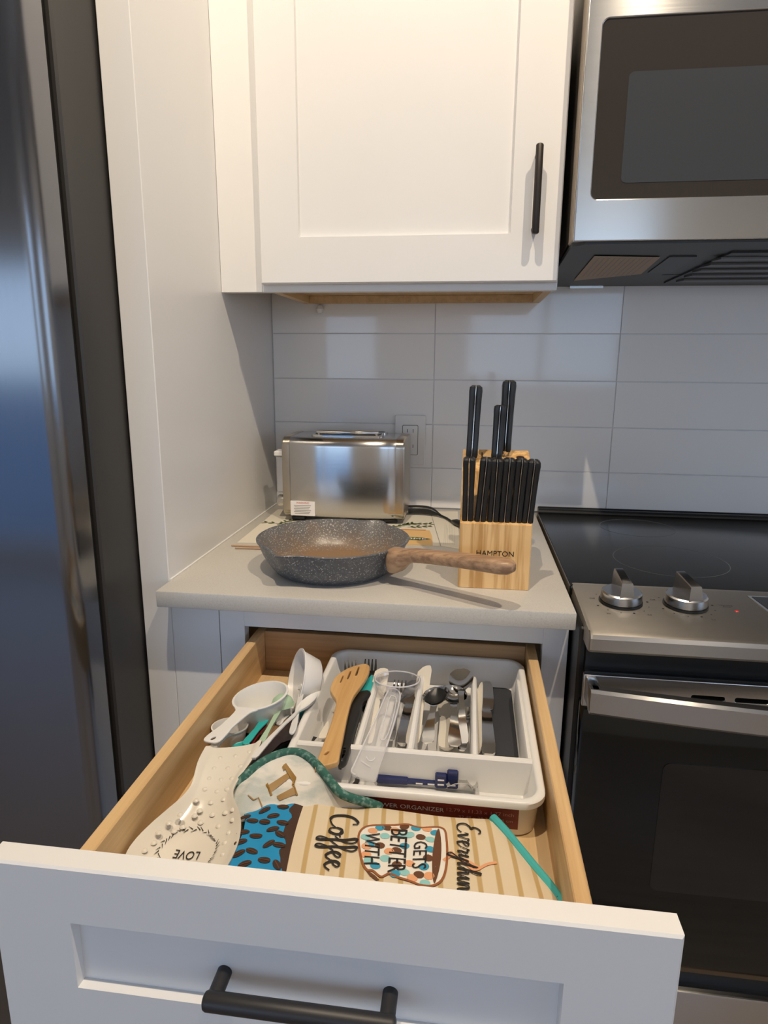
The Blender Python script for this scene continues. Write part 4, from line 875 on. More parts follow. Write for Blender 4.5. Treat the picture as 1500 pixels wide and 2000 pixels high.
# ------------------------------------------------------------------ measuring cups, scoops and spoons at the left of the drawer
def cup_g(r, dep, ov=1.0, t=0.0016):
    prof = [(0, -dep), (r*0.72, -dep), (r*0.80, -dep*0.93), (r*0.97, -0.004), (r*1.0, -0.001), (r*1.05, -0.0005), (r*1.05, 0.0006), (r*0.97, 0.0008), (r*0.93, -0.004), (r*0.78, -dep*0.9), (r*0.70, -dep+t), (0, -dep+t)]
    return xf(lathe(prof, 40), Matrix.Diagonal((ov, 1, 1, 1)))
def cup_handle(r, ov, ln, w0, w1, hole=True):
    x0 = r*ov*0.98
    P = [(x0-0.004, -w0*1.25), (x0+0.006, -w0*0.85), (x0+ln*0.35, -w0*0.72), (x0+ln*0.55, -w0*0.70), (x0+ln*0.72, -w1*0.95), (x0+ln*0.92, -w1), (x0+ln, -w1*0.55),
         (x0+ln, w1*0.55), (x0+ln*0.92, w1), (x0+ln*0.72, w1*0.95), (x0+ln*0.55, w0*0.70), (x0+ln*0.35, w0*0.72), (x0+0.006, w0*0.85), (x0-0.004, w0*1.25)]
    O = [[(p.x, p.y) for p in smooth_poly([Vector((a, b, 0)) for a, b in P], 4)]]
    if hole: O.append([(x0+ln*0.90+0.0042*math.cos(u), 0.0028*math.sin(u)) for u in [k*math.pi/6 for k in range(12)]])
    return plate(O, 0.0026, 0.0008, -0.0008)
def measuring_cup(label, r, dep, ov, ln, w0, w1, Mx, mat, hole=True, base=None):
    c = Mx @ Vector((0, 0, 0))
    t = thing('measuring_cup', label, 'measuring cup', (c.x, c.y, -0.153), 'measuring cups in the drawer')
    part('cup', xf(cup_g(r, dep, ov), Mx), mat, t, angle=50); part('cup_handle', xf(cup_handle(r, ov, ln, w0, w1, hole), Mx), mat, t)
def heading(o, q, tilt=0.0, roll=0.0):
    o, q = Vector(o), Vector(q); x = (q-o).normalized(); y = Vector((0, 0, 1)).cross(x).normalized()
    return frame(o, x, y) @ Matrix.Rotation(roll, 4, 'X')
DF = -0.153
o = at(509, 1358, -0.098); q = at(412, 1446, -0.098)
measuring_cup('largest white measuring cup lying open at the left, handle towards the spoon rest', 0.0345, 0.042, 1.18, dist(o, q)-0.0345*1.18+0.004, 0.0130, 0.0115, heading(o, q, roll=0.10), M['white'])
o = at(449, 1418, -0.118); q = at(418, 1458, -0.113)
measuring_cup('small white measuring cup half hidden under the largest measuring cup', 0.0225, 0.026, 1.05, 0.050, 0.008, 0.008, heading(o, q), M['white'])
# the third cup lies on its side, mouth towards the drawer wall
o = at(578, 1328, -0.102)
nrm = Vector((-0.88, -0.36, 0.32)).normalized(); hx_ = Vector((0.10, -0.95, -0.28)); hx_ = (hx_ - nrm*hx_.dot(nrm)).normalized()
Mx = frame(o, hx_, nrm.cross(hx_))
measuring_cup('white measuring cup lying on its side against the tray', 0.0405, 0.030, 1.14, 0.060, 0.0085, 0.0075, Mx, M['white'], False)
# slim measuring spoons
def mspoon(label, px0, z0, px1, z1, r, mat, hw=0.0045, dome=False, roll=0.0, name='measuring_spoon'):
    a, b = at(*px0, z0), at(*px1, z1); L_ = dist(a, b)
    t = thing(name, label, 'measuring spoon', ((a.x+b.x)/2, (a.y+b.y)/2, DF), 'measuring spoons in the drawer')
    Ml = frame(a, (b-a), Vector((0, 0, 1)).cross(b-a)) @ Matrix.Rotation(roll, 4, 'X')
    bowl = [(0, -r*0.8), (r*0.5, -r*0.72), (r*0.85, -r*0.4), (r, 0), (r*1.04, 0.0006), (r*0.92, 0), (r*0.78, -r*0.38), (r*0.45, -r*0.66), (0, -r*0.72)]
    part('bowl', xf(lathe(bowl, 28), Ml @ (Matrix.Rotation(math.pi, 4, 'X') if dome else Matrix.Identity(4))), mat, t, angle=50)
    O = [(r*0.9, -hw*0.8), (L_*0.6, -hw*0.7), (L_*0.9, -hw), (L_, -hw*0.5), (L_, hw*0.5), (L_*0.9, hw), (L_*0.6, hw*0.7), (r*0.9, hw*0.8)]
    part('handle', xf(plate([[(p.x, p.y) for p in smooth_poly([Vector((x, y, 0)) for x, y in O], 3)]], 0.0022, 0.0006, -0.0006), Ml), mat, t)
mspoon('mint green scoop turned bottom up beside the largest measuring cup', (552, 1374), -0.112, (508, 1453), -0.112, 0.0155, M['mint'], 0.0040, True)
mspoon('white spoon handle standing over the mint scoop, nearer the drawer wall', (592, 1338), -0.106, (570, 1432), -0.098, 0.010, M['white'], 0.0050, False, 0.5)
mspoon('white measuring spoon under the mint scoop', (566, 1390), -0.128, (543, 1415), -0.126, 0.010, M['white'], 0.004)
mspoon('teal measuring spoon beside the small white cup', (470, 1462), -0.125, (521, 1401), -0.116, 0.012, M['teal'], 0.0058)
mspoon('dark red measuring spoon between the teal and the mint one', (478, 1468), -0.132, (518, 1412), -0.122, 0.011, M['red'], 0.0042)
mspoon('dark teal measuring cup under the white cup by the tray', (598, 1386), -0.122, (572, 1425), -0.128, 0.0135, M['tealdark'], 0.006)
a, b = at(618, 1358, -0.1005), at(500, 1493, -0.108)
put('plastic_spoon', blade(spoon_st(dist(a, b), 0.0105, hw=0.0045, t=0.0018, dep=0.005), 7), M['white'], a, b, 'long white spoon lying over the edge of the tray', 'spoon', None, 0.3)
a, b = at(596, 1400, -0.125), at(478, 1510, -0.120)
put('dark_spatula', blade([(0, 0.016, 0, 0.003, 0), (0.03, 0.018, 0, 0.003, 0), (0.06, 0.014, 0.002, 0.003, 0), (0.075, 0.007, 0.003, 0.004, 0), (dist(a, b), 0.008, 0.003, 0.005, 0)]), M['brownpl'], a, b, 'dark brown spatula lying under the long white spoon', 'spatula')
a, b = at(592, 1432, -0.138), at(505, 1510, -0.138)
put('black_spatula', blade([(0, 0.022, 0, 0.003, 0), (0.05, 0.026, 0, 0.003, 0), (0.075, 0.024, 0.0, 0.003, 0), (dist(a, b)+0.02, 0.018, 0.0, 0.004, 0)]), M['black'], a, b, 'black spatula lying on the drawer floor beside the tray', 'spatula')
a, b = at(545, 1402, -0.128), at(505, 1470, -0.130)
put('tan_spoon', blade([(0, 0.006, 0, 0.003, 0), (0.015, 0.0075, 0, 0.003, 0), (dist(a, b), 0.0085, 0, 0.004, 0)]), M['tan'], a, b, 'tan handle lying between the mint scoop and the brown spatula', 'spoon')
a, b = at(450, 1440, -0.142), at(520, 1395, -0.142)
put('black_spoon', blade([(0, 0.016, 0, 0.003, 0), (dist(a, b), 0.019, 0, 0.003, 0)]), M['black'], a, b, 'black flat utensil under the teal measuring spoon', 'utensil')

# ------------------------------------------------------------------ ceramic spoon rest
def Sp(px, py, z): return at(px, py, z)
secs = [  # left edge, right edge (pixel column, row) with the height of the rim there
    (Sp(402, 1458, -0.100), Sp(512, 1446, -0.100)), (Sp(393, 1474, -0.101), Sp(503, 1466, -0.101)), (Sp(385, 1492, -0.102), Sp(490, 1488, -0.103)), (Sp(379, 1515, -0.104), Sp(471, 1515, -0.105)),
    (Sp(372, 1536, -0.106), Sp(457, 1540, -0.107)), (Sp(355, 1557, -0.109), Sp(457, 1560, -0.109)), (Sp(326, 1582, -0.113), Sp(467, 1584, -0.112)), (Sp(296, 1608, -0.117), Sp(471, 1612, -0.115)), (Sp(268, 1636, -0.120), Sp(466, 1645, -0.117)),
    (Sp(249, 1662, -0.122), Sp(452, 1678, -0.119)), (Sp(240, 1690, -0.124), Sp(432, 1708, -0.120)), (Sp(248, 1722, -0.124), Sp(402, 1733, -0.121)), (Sp(282, 1748, -0.123), Sp(365, 1752, -0.122))]
L_e = smooth_poly([s[0] for s in secs], 3, False); R_e = smooth_poly([s[1] for s in secs], 3, False)
sr = thing('spoon_rest', 'cream ceramic spoon rest with raised dots and a wreath reading LOVE', 'spoon rest', (0.205, -0.99, DF))
cs = []; NP = 17
def sr_point(l, r, u, k):
    e = min(u, 1-u); lip = 0.0 if e > 0.06 else 0
    dish = (1 - (2*u-1)**2)**0.7
    depth = (0.0045 + 0.013*k) * dish
    p = l.lerp(r, u); return Vector((p.x, p.y, p.z - depth))
rings = []
nS = len(L_e)
for i in range(nS):
    k = max(0.0, min(1.0, (i - 9)/12)); k = k*k*(3-2*k)
    if i > nS-7: k *= (nS-1-i)/6
    top = []
    for j in range(NP):
        u = j/(NP-1); p = sr_point(L_e[i], R_e[i], u, k)
        if j in (0, NP-1): p.z += 0.0006
        if j in (1, NP-2): p.z += 0.0022
        top.append(p)
    bot = [p - Vector((0, 0, 0.0055)) for p in reversed(top)]
    bot[0] = top[-1] - Vector((0, 0, 0.003)); bot[-1] = top[0] - Vector((0, 0, 0.003))
    rings.append(top + bot)
part('dish', loft(rings), M['ceramic'], sr, angle=70)
# height of the dish under a point, for the dots and the print
samples = [(v.x, v.y, v.z) for rg_ in rings for v in rg_[1:NP-1]]
def sr_h(x, y):
    d = sorted(((sx-x)**2 + (sy-y)**2, sz) for sx, sy, sz in samples)[:4]
    ws = [1/(q[0]+1e-8) for q in d]; return sum(w_*q[1] for w_, q in zip(ws, d))/sum(ws)
dots = []
for px, py in [(430, 1480), (460, 1476), (487, 1468), (418, 1500), (445, 1500), (470, 1496), (408, 1520), (432, 1522), (453, 1520), (400, 1540), (424, 1545), (444, 1540), (383, 1562), (412, 1566), (437, 1560), (352, 1590), (380, 1592), (415, 1590), (440, 1586), (455, 1600),
               (330, 1606), (357, 1614), (392, 1605), (427, 1612), (448, 1625), (310, 1625), (440, 1645), (436, 1668), (300, 1645), (282, 1660), (455, 1580), (390, 1582), (340, 1622), (275, 1640)]:
    q = onhf(px, py, sr_h, -0.112)
    dots.append(xf(lathe([(0.0034, -0.0009), (0.0026, 0.0002), (0.0013, 0.0008), (0, 0.0010)], 10), Matrix.Translation(q)))
dd = part('raised_dots', join(*dots), M['ceramic'], sr, 'raised glazed dots', angle=80)
# LOVE, upside down to the viewer, inside a thin wreath
def frame2(px0, px1, hf, z0):
    a, b = onhf(*px0, hf, z0), onhf(*px1, hf, z0); return a, b
a, b = frame2((389, 1672), (341, 1668), sr_h, -0.130)
bx = Vector((b.x-a.x, b.y-a.y, 0)); by = Vector((-bx.y, bx.x, 0)).normalized()
V, F = text('LOVE', 1.0); x0 = min(v.x for v in V); x1 = max(v.x for v in V)
gl = []
for v in V:
    t = (v.x-x0)/(x1-x0); pt = a + bx*t + by*(v.y*0.0125*1.15)
    gl.append(Vector((pt.x, pt.y, sr_h(pt.x, pt.y)+0.0012)))
part('love_lettering', (gl, F), M['ink'], sr)
cw = onhf(366, 1668, sr_h, -0.130); wr = []
for i in range(46):
    u = i/46*2*math.pi + random.uniform(-.03, .03); rr = 0.0275
    cx, cy = cw.x + rr*1.02*math.cos(u), cw.y + rr*math.sin(u)
    s = random.choice((-1, 1)); tu = u + math.pi/2 + s*0.55; ln = random.uniform(0.004, 0.0065)
    wr.append(ribbon([(cx, cy), (cx+ln*math.cos(tu), cy+ln*math.sin(tu))], [0.0010, 0.0003], sr_h, 0.0012))
part('wreath_print', join(*wr), M['ink'], sr)

# ------------------------------------------------------------------ pot holder with green binding
edge_px = [(440, 1562, -0.128), (455, 1542, -0.119), (472, 1523, -0.108), (498, 1499, -0.101), (530, 1479, -0.097), (562, 1469, -0.0945), (588, 1471, -0.0945), (608, 1483, -0.0945), (626, 1502, -0.095), (645, 1526, -0.097), (664, 1548, -0.100), (690, 1560, -0.106), (716, 1567, -0.114), (742, 1576, -0.125)]
topc = smooth_poly([at(*e) for e in edge_px], 4, False)
botc = smooth_poly([at(*e) for e in [(440, 1600, -0.126), (490, 1594, -0.124), (560, 1590, -0.122), (620, 1588, -0.122), (680, 1588, -0.123), (724, 1578, -0.124)]], 9, False)
nb = len(topc)
def resample(P, n):
    out = []
    for i in range(n):
        t = i/(n-1)*(len(P)-1); k = min(int(t), len(P)-2); out.append(P[k].lerp(P[k+1], t-k))
    return out
botc = resample(botc, nb)
ph = thing('pot_holder', 'white pot holder with green binding and gold letters tucked behind the oven mitt', 'pot holder', (0.29, -0.95, -0.13))
rows = []
for j in range(9):
    v = j/8
    rows.append([topc[i].lerp(botc[i], v) + Vector((0, 0, 0.004*math.sin(math.pi*v) + 0.0016*math.sin(i*0.9+j*1.3)*v*(1-v)*4)) for i in range(nb)])
V = [p for r in rows for p in r] + [p - Vector((0, 0, 0.006)) for r in rows for p in r]; nn = nb*9; F = []
for j in range(8):
    for i in range(nb-1):
        q = (j*nb+i, j*nb+i+1, (j+1)*nb+i+1, (j+1)*nb+i); F += [q, tuple(reversed([k+nn for k in q]))]
for i in range(nb-1):
    F += [(i, nn+i, nn+i+1, i+1), (8*nb+i, 8*nb+i+1, nn+8*nb+i+1, nn+8*nb+i)]
for j in range(8):
    F += [(j*nb, (j+1)*nb, nn+(j+1)*nb, nn+j*nb), (j*nb+nb-1, nn+j*nb+nb-1, nn+(j+1)*nb+nb-1, (j+1)*nb+nb-1)]
part('quilted_cloth', (V, F), M['whitecloth'], ph, angle=60)
part('binding', tube(topc, 0.0050, 10), M['greenbind'], ph, 'speckled dark green binding', angle=60)
psamp = [(p.x, p.y, p.z) for r in rows for p in r]
def ph_h(x, y):
    d = sorted(((sx-x)**2 + (sy-y)**2, sz) for sx, sy, sz in psamp)[:4]
    ws = [1/(q[0]+1e-8) for q in d]; return sum(w_*q[1] for w_, q in zip(ws, d))/sum(ws)
def pix_poly(P, hf, z0, dz): 
    pts = [onhf(x, y, hf, z0) for x, y in P]; return blot([(p.x, p.y) for p in pts], hf, dz)
T_ = [[(522, 1537), (566, 1509), (571, 1517), (527, 1545)], [(553, 1499), (559, 1497), (579, 1526), (573, 1529)], [(551, 1500), (559, 1497), (560, 1503), (554, 1507)], [(571, 1528), (579, 1525), (575, 1534), (570, 1535)], [(519, 1534), (523, 1531), (532, 1545), (528, 1548)]]
H_ = [[(540, 1556), (574, 1538), (577, 1545), (546, 1562)], [(570, 1533), (574, 1531), (582, 1546), (578, 1548)]]
part('gold_letters', join(*[pix_poly(q, ph_h, -0.105, 0.0016) for q in T_ + H_]), M['gold'], ph, 'gold capital letters')
vp = [onhf(x, y, ph_h, -0.108) for x, y in [(484, 1549), (495, 1553), (505, 1560), (512, 1569)]]
part('gold_vine', ribbon([(p.x, p.y) for p in vp], 0.0012, ph_h, 0.0016), M['gold'], ph)

# ------------------------------------------------------------------ oven mitt: a padded surface, its print lies on it
MYB = -1.122
top_px = [(462, 1592, -0.128), (500, 1570, -0.124), (545, 1554, -0.121), (590, 1553, -0.1195), (680, 1566, -0.119), (780, 1580, -0.119), (870, 1592, -0.120), (962, 1597, -0.124)]
mt_top = smooth_poly([at(*e) for e in top_px], 8, False)
rt_px = [(962, 1597, -0.124), (985, 1622, -0.124), (1012, 1655, -0.126), (1042, 1692, -0.129), (1070, 1726, -0.133), (1091, 1756, -0.137)]
mt_right = smooth_poly([at(*e) for e in rt_px], 6, False) ; mt_right += [mt_right[-1] + Vector((0.004, -0.03, -0.004)), mt_right[-1] + Vector((0.004, -0.062, -0.006))]
xl0 = mt_top[0].x
def interp(P, key, val, x):
    for a, b in zip(P, P[1:]):
        ka, kb_ = getattr(a, key), getattr(b, key)
        if min(ka, kb_) <= x <= max(ka, kb_) and ka != kb_:
            t = (x-ka)/(kb_-ka); return getattr(a, val)*(1-t) + getattr(b, val)*t
    return getattr(P[0], val) if abs(getattr(P[0], key)-x) < abs(getattr(P[-1], key)-x) else getattr(P[-1], val)
def mt_topY(x): return interp(mt_top, 'x', 'y', x) if x <= mt_top[-1].x else interp(mt_right, 'x', 'y', x)
def mt_h(x, y):
    yt = mt_topY(x); v = max(0.0, min(1.0, (yt-y)/(yt-MYB+1e-6)))
    zt_ = interp(mt_top, 'x', 'z', min(x, mt_top[-1].x)) if x <= mt_top[-1].x else interp(mt_right, 'x', 'z', x)
    e = min(1.0, v/0.12); round_ = -0.004*(1-e)**2
    wave = 0.0010*math.sin(x*95+1.0+y*20)*math.sin(y*60+2) + 0.0006*math.sin(x*210+y*90)
    return zt_ + 0.002 + round_ + 0.0035*math.sin(math.pi*min(1, v*1.0)) - 0.009*v*v + wave*e
mtn = thing('oven_mitt', 'striped oven mitt with coffee lettering, a mug print and a blue bean cuff', 'oven mitt', (0.40, -1.03, DF))
def mitt_patch(x0f, x1f, n, m=26):
    """x0f/x1f: left and right border as functions of v in 0..1 (from the far edge to the near edge)"""
    V, F = [], []
    for j in range(m+1):
        v = j/m
        for i in range(n+1):
            u = i/n; x = x0f(v) + (x1f(v)-x0f(v))*u
            yt = mt_topY(x); y = yt + (MYB-yt)*v
            V.append(Vector((x, y, mt_h(x, y))))
    nn = len(V); V += [Vector((p.x, p.y, min(p.z-0.004, -0.1505 if abs(p.y) > 0.945 else p.z-0.012))) for p in V]
    W1 = n+1
    for j in range(m):
        for i in range(n):
            q = (j*W1+i, j*W1+i+1, (j+1)*W1+i+1, (j+1)*W1+i); F += [q, tuple(reversed([k+nn for k in q]))]
    for i in range(n): F += [(i, nn+i, nn+i+1, i+1), (m*W1+i, m*W1+i+1, nn+m*W1+i+1, nn+m*W1+i)]
    for j in range(m): F += [(j*W1, (j+1)*W1, nn+(j+1)*W1, nn+j*W1), (j*W1+n, nn+j*W1+n, nn+(j+1)*W1+n, (j+1)*W1+n)]
    return V, F
pb = [onhf(*q, mt_h, -0.12) for q in [(600, 1554), (586, 1590), (574, 1630), (564, 1670), (560, 1702)]]
pa = [onhf(*q, mt_h, -0.12) for q in [(584, 1553), (572, 1575), (562, 1605), (553, 1650), (549, 1698)]]
def border(P, wob=0.0):
    def f(v):
        t = min(v/0.62, 1.0)*(len(P)-1); k = min(int(t), len(P)-2); return P[k].x*(1-(t-k)) + P[k+1].x*(t-k) + wob*math.sin(v*34) + wob*0.6*math.sin(v*61+1)
    return f
def right_border(v):
    return mt_right[0].x - 0.0002 + (mt_right[-1].x-mt_right[0].x)*0
body = mitt_patch(border(pb), lambda v: mt_right[0].x, 44)
# the tapering end beyond the far corner
def tail_patch(n=14, m=20):
    V, F = [], []; x0_, x1_ = mt_right[0].x, mt_right[-1].x - 0.0005
    for i in range(n+1):
        x = x0_ + (x1_-x0_)*i/n; yt = mt_topY(x)
        for j in range(m+1):
            y = yt + (MYB-0.002-yt)*j/m; V.append(Vector((x, y, mt_h(x, y))))
    nn = len(V); V += [Vector((p.x, p.y, -0.1505)) for p in V]; W1 = m+1
    for i in range(n):
        for j in range(m):
            q = (i*W1+j, i*W1+j+1, (i+1)*W1+j+1, (i+1)*W1+j); F += [q, tuple(reversed([k+nn for k in q]))]
        F += [(i*W1, (i+1)*W1, nn+(i+1)*W1, nn+i*W1)]
    return V, F
mb = part('mitt_body', join(body, tail_patch()), M['mitt'], mtn, 'cream cloth with tan stripes', angle=60)
bb_ = part('brown_band', mitt_patch(border(pa, 0.0022), border(pb), 5, 40), M['mittbrown'], mtn, 'dark brown dripping band', angle=60)
pl_ = [onhf(*q, mt_h, -0.12) for q in [(470, 1590), (472, 1612), (466, 1645), (455, 1675), (440, 1700)]]
cu = part('blue_cuff', mitt_patch(border(pl_), border(pa, 0.0022), 14, 40), M['mittblue'], mtn, 'blue cuff printed with coffee beans', angle=60)
part('trim', tube([p + Vector((0.0005, 0, -0.0008)) for p in mt_right], 0.0050, 10), M['turq'], mtn, 'turquoise piping')
beans, slits = [], []
for px, py, an in [(505, 1575, .5), (517, 1583, 0.6), (553, 1577, -.05), (534, 1594, .4), (478, 1597, 0.6), (493, 1604, -.1), (517, 1606, -.3), (552, 1608, -.2), (533, 1620, .4), (475, 1626, .2), (500, 1634, .1), (547, 1630, -.6), (525, 1649, .8), (545, 1651, -.1), (466, 1668, .5), (492, 1663, -.3), (516, 1681, -.2), (541, 1690, -.9), (470, 1645, .3), (478, 1688, .3)]:
    a = onhf(px, py, mt_h); rx, ry = 0.0066, 0.0036
    beans.append(blot([(a.x + rx*math.cos(u)*math.cos(an) - ry*math.sin(u)*math.sin(an), a.y + rx*math.cos(u)*math.sin(an) + ry*math.sin(u)*math.cos(an)) for u in [k*math.pi/8 for k in range(16)]], mt_h, 0.0009))
    slits.append(ribbon([(a.x + s*rx*0.8*math.cos(an), a.y + s*rx*0.8*math.sin(an)) for s in (-1, 0, 1)], 0.0009, mt_h, 0.0014))
part('bean_print', join(*beans), plain('bean_brown', (0.045, 0.022, 0.014), 0.85), cu); part('bean_slit_print', join(*slits), M['inkbrown'], cu)
# mug print
mug = [(700, 1640), (706, 1622), (722, 1614), (750, 1613), (790, 1611), (815, 1617), (840, 1617), (866, 1620), (872, 1640), (873, 1680), (866, 1715), (850, 1730), (825, 1731), (800, 1722), (780, 1716), (760, 1708), (744, 1714), (728, 1702), (716, 1700), (706, 1680)]
mp = [onhf(x, y, mt_h) for x, y in mug]; ms = smooth_poly([Vector((p.x, p.y, 0)) for p in mp], 4)
def inside_grid(P, hf, dz, mat, nm, par):
    # fan of rings so the flat print follows the padding
    c = sum((Vector((p.x, p.y, 0)) for p in P), Vector())/len(P); V, F = [], []; K = 7; n = len(P)
    for k in range(K+1):
        for p in P:
            q = c.lerp(Vector((p.x, p.y, 0)), k/K); V.append(Vector((q.x, q.y, hf(q.x, q.y)+dz)))
    for k in range(K):
        for i in range(n): F.append((k*n+i, k*n+(i+1) % n, (k+1)*n+(i+1) % n, (k+1)*n+i))
    part(nm, (V, F), mat, par)
inside_grid(ms, mt_h, 0.0006, M['inkcream'], 'mug_print', mb)
part('mug_outline_print', ribbon([(p.x, p.y) for p in ms + ms[:1]], 0.0022, mt_h, 0.0011), M['inkrust'], mb)
hnd = [onhf(x, y, mt_h) for x, y in [(712, 1698), (722, 1704), (733, 1712), (741, 1720), (735, 1722), (722, 1712)]]
part('mug_handle_print', blot([(p.x, p.y) for p in hnd], mt_h, 0.0010), M['inkbrown'], mb)
cof = [onhf(x, y, mt_h) for x, y in [(858, 1622), (862, 1650), (860, 1690), (850, 1726), (845, 1715), (844, 1680), (848, 1645), (853, 1625)]]
part('coffee_print', blot([(p.x, p.y) for p in smooth_poly([Vector((p.x, p.y, 0)) for p in cof], 3)], mt_h, 0.0012), M['inkbrown'], mb)
dotc = {'inkblue': [], 'inkaqua': [], 'inkpeach': [], 'inkbrown': []}
for px, py, cn in [(714, 1636, 'inkaqua'), (728, 1624, 'inkpeach'), (742, 1618, 'inkblue'), (756, 1618, 'inkbrown'), (772, 1623, 'inkpeach'), (790, 1616, 'inkbrown'), (812, 1619, 'inkblue'), (834, 1621, 'inkpeach'), (716, 1654, 'inkpeach'), (722, 1650, 'inkblue'), (742, 1653, 'inkbrown'), (752, 1634, 'inkaqua'), (784, 1634, 'inkaqua'), (800, 1632, 'inkaqua'), (822, 1636, 'inkbrown'), (840, 1641, 'inkaqua'), (715, 1670, 'inkpeach'), (720, 1682, 'inkaqua'), (733, 1692, 'inkblue'), (752, 1678, 'inkaqua'), (790, 1654, 'inkblue'), (775, 1662, 'inkbrown'), (760, 1664, 'inkpeach'), (800, 1688, 'inkpeach'), (840, 1660, 'inkblue'), (836, 1677, 'inkbrown'), (828, 1694, 'inkblue'), (818, 1710, 'inkbrown'), (790, 1705, 'inkaqua'), (772, 1708, 'inkblue'), (805, 1716, 'inkpeach'), (838, 1712, 'inkpeach'), (830, 1727, 'inkaqua'), (775, 1690, 'inkbrown'), (850, 1628, 'inkblue')]:
    a = onhf(px, py, mt_h); rx, ry = 0.0050, 0.0042
    dotc[cn].append(blot([(a.x+rx*math.cos(u), a.y+ry*math.sin(u)) for u in [k*math.pi/6 for k in range(12)]], mt_h, 0.0010))
for cn, gs in dotc.items(): part('mug_dot_print', join(*gs), M[cn], mb)
def down_text(body, px0, px1, hgt, nm='block_lettering', bold=False):
    """printed capitals running towards the viewer: start pixel, end pixel, cap height in metres (towards +x)"""
    a, b = onhf(*px0, mt_h), onhf(*px1, mt_h); d = Vector((b.x-a.x, b.y-a.y, 0)); up_ = Vector((-d.y, d.x, 0)).normalized()
    V, F = text(body, 1.0); x0 = min(v.x for v in V); x1 = max(v.x for v in V); y0 = min(v.y for v in V); y1 = max(v.y for v in V); out = []
    for v in V:
        q = a + d*((v.x-x0)/(x1-x0)) + up_*(hgt*((v.y-y0)/(y1-y0)-0.5)); out.append(Vector((q.x, q.y, mt_h(q.x, q.y)+0.0017)))
    part(nm, (out, F), M['ink'], mb)
down_text('GETS', (822, 1646), (818, 1699), 0.0135); down_text('BETTER', (780, 1624), (774, 1706), 0.0165); down_text('WITH', (728, 1630), (726, 1690), 0.0145)
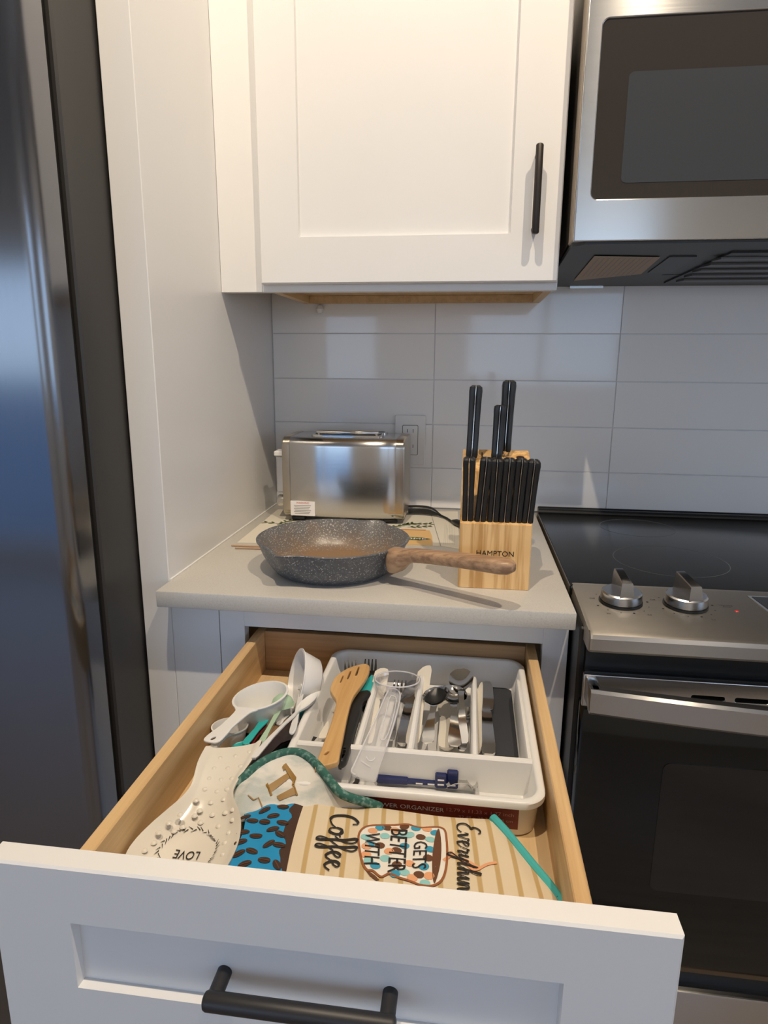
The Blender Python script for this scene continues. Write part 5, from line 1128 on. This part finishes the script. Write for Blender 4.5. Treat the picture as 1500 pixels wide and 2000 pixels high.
# script lettering drawn as pen strokes in letter units (x along the line, y up)
GL = {'C': ([(1.0, 1.55), (0.98, 1.85), (0.75, 1.9), (0.35, 1.55), (0.1, 0.9), (0.12, 0.3), (0.45, 0.0), (0.9, 0.15), (1.2, 0.45)], 1.15),
      'o': ([(0.0, 0.5), (0.15, 0.85), (0.45, 0.9), (0.6, 0.5), (0.4, 0.05), (0.12, 0.1), (0.05, 0.5), (0.25, 0.85), (0.6, 0.75), (0.85, 0.8)], 0.8),
      'f': ([(0.0, 0.45), (0.35, 0.9), (0.62, 1.6), (0.5, 1.95), (0.3, 1.75), (0.28, 0.8), (0.26, -0.5), (0.12, -0.75), (0.0, -0.5), (0.25, 0.05), (0.62, 0.45)], 0.6),
      'e': ([(0.0, 0.4), (0.35, 0.55), (0.55, 0.8), (0.38, 0.95), (0.15, 0.7), (0.15, 0.25), (0.38, 0.0), (0.75, 0.35)], 0.72),
      'E': ([(0.95, 1.75), (0.7, 1.95), (0.35, 1.8), (0.3, 1.4), (0.55, 1.15), (0.3, 1.0), (0.05, 0.6), (0.2, 0.1), (0.65, 0.0), (1.05, 0.35)], 1.1),
      'v': ([(0.0, 0.6), (0.12, 0.9), (0.3, 0.05), (0.55, 0.7), (0.6, 0.95), (0.85, 0.85)], 0.75),
      'r': ([(0.0, 0.4), (0.2, 0.95), (0.28, 0.8), (0.5, 0.8), (0.45, 0.3), (0.6, 0.05), (0.8, 0.4)], 0.75),
      'y': ([(0.0, 0.6), (0.12, 0.9), (0.15, 0.3), (0.4, 0.15), (0.6, 0.9), (0.55, -0.2), (0.35, -0.8), (0.15, -0.5), (0.5, 0.05), (0.85, 0.4)], 0.8),
      't': ([(0.0, 0.4), (0.3, 1.6), (0.22, 0.4), (0.35, 0.02), (0.65, 0.4)], 0.6),
      'h': ([(0.0, 0.4), (0.35, 1.3), (0.35, 1.8), (0.2, 1.6), (0.15, 0.0), (0.3, 0.75), (0.5, 0.8), (0.55, 0.2), (0.65, 0.02), (0.85, 0.4)], 0.8),
      'i': ([(0.0, 0.4), (0.2, 0.9), (0.2, 0.2), (0.32, 0.02), (0.55, 0.4)], 0.5),
      'n': ([(0.0, 0.4), (0.15, 0.9), (0.17, 0.0), (0.35, 0.8), (0.55, 0.8), (0.57, 0.2), (0.68, 0.02), (0.88, 0.4)], 0.82),
      'g': ([(0.55, 0.75), (0.3, 0.95), (0.08, 0.5), (0.25, 0.08), (0.52, 0.5), (0.58, 0.9), (0.55, -0.4), (0.3, -0.85), (0.1, -0.5), (0.5, 0.0), (0.85, 0.4)], 0.85)}
def script(word, px0, px1, xh, wd, nm):
    a, b = onhf(*px0, mt_h), onhf(*px1, mt_h); d = Vector((b.x-a.x, b.y-a.y, 0)); up_ = Vector((-d.y, d.x, 0)).normalized()
    tot = sum(GL[c][1] for c in word); x = 0; gs = []
    for c in word:
        st = smooth_poly([Vector((px_, py_, 0)) for px_, py_ in GL[c][0]], 6, False); pts = []; ws = []
        for i, s in enumerate(st):
            q = a + d*((x+s.x)/tot) + up_*(s.y*xh); pts.append((q.x, q.y))
            dy = st[min(i+1, len(st)-1)] - st[max(i-1, 0)]; ws.append(wd*(1.35 if dy.y < -0.02 else 0.75))
        gs.append(ribbon(pts, ws, mt_h, 0.0016)); x += GL[c][1]
    part(nm, join(*gs), M['ink'], mb)
script('Coffee', (647, 1592), (632, 1702), 0.0150, 0.0021, 'script_lettering')
script('Everything', (893, 1609), (893, 1765), 0.0120, 0.0016, 'script_lettering')
stm = [[(866, 1682), (885, 1672), (905, 1684), (925, 1700), (950, 1690), (970, 1686)], [(880, 1664), (893, 1676), (912, 1682), (935, 1696)]]
part('steam_print', join(*[ribbon([(p.x, p.y) for p in smooth_poly([Vector((*onhf(x, y, mt_h).xy, 0)) for x, y in s_], 5, False)], 0.0030, mt_h, 0.0010) for s_ in stm]), M['inkpeach'], mb)

# ------------------------------------------------------------------ raise everything from counter-based to floor-based height
for o in list(bpy.data.objects):
    if o.parent is None and o.type in ('MESH', 'EMPTY'): o.location.z += ZC
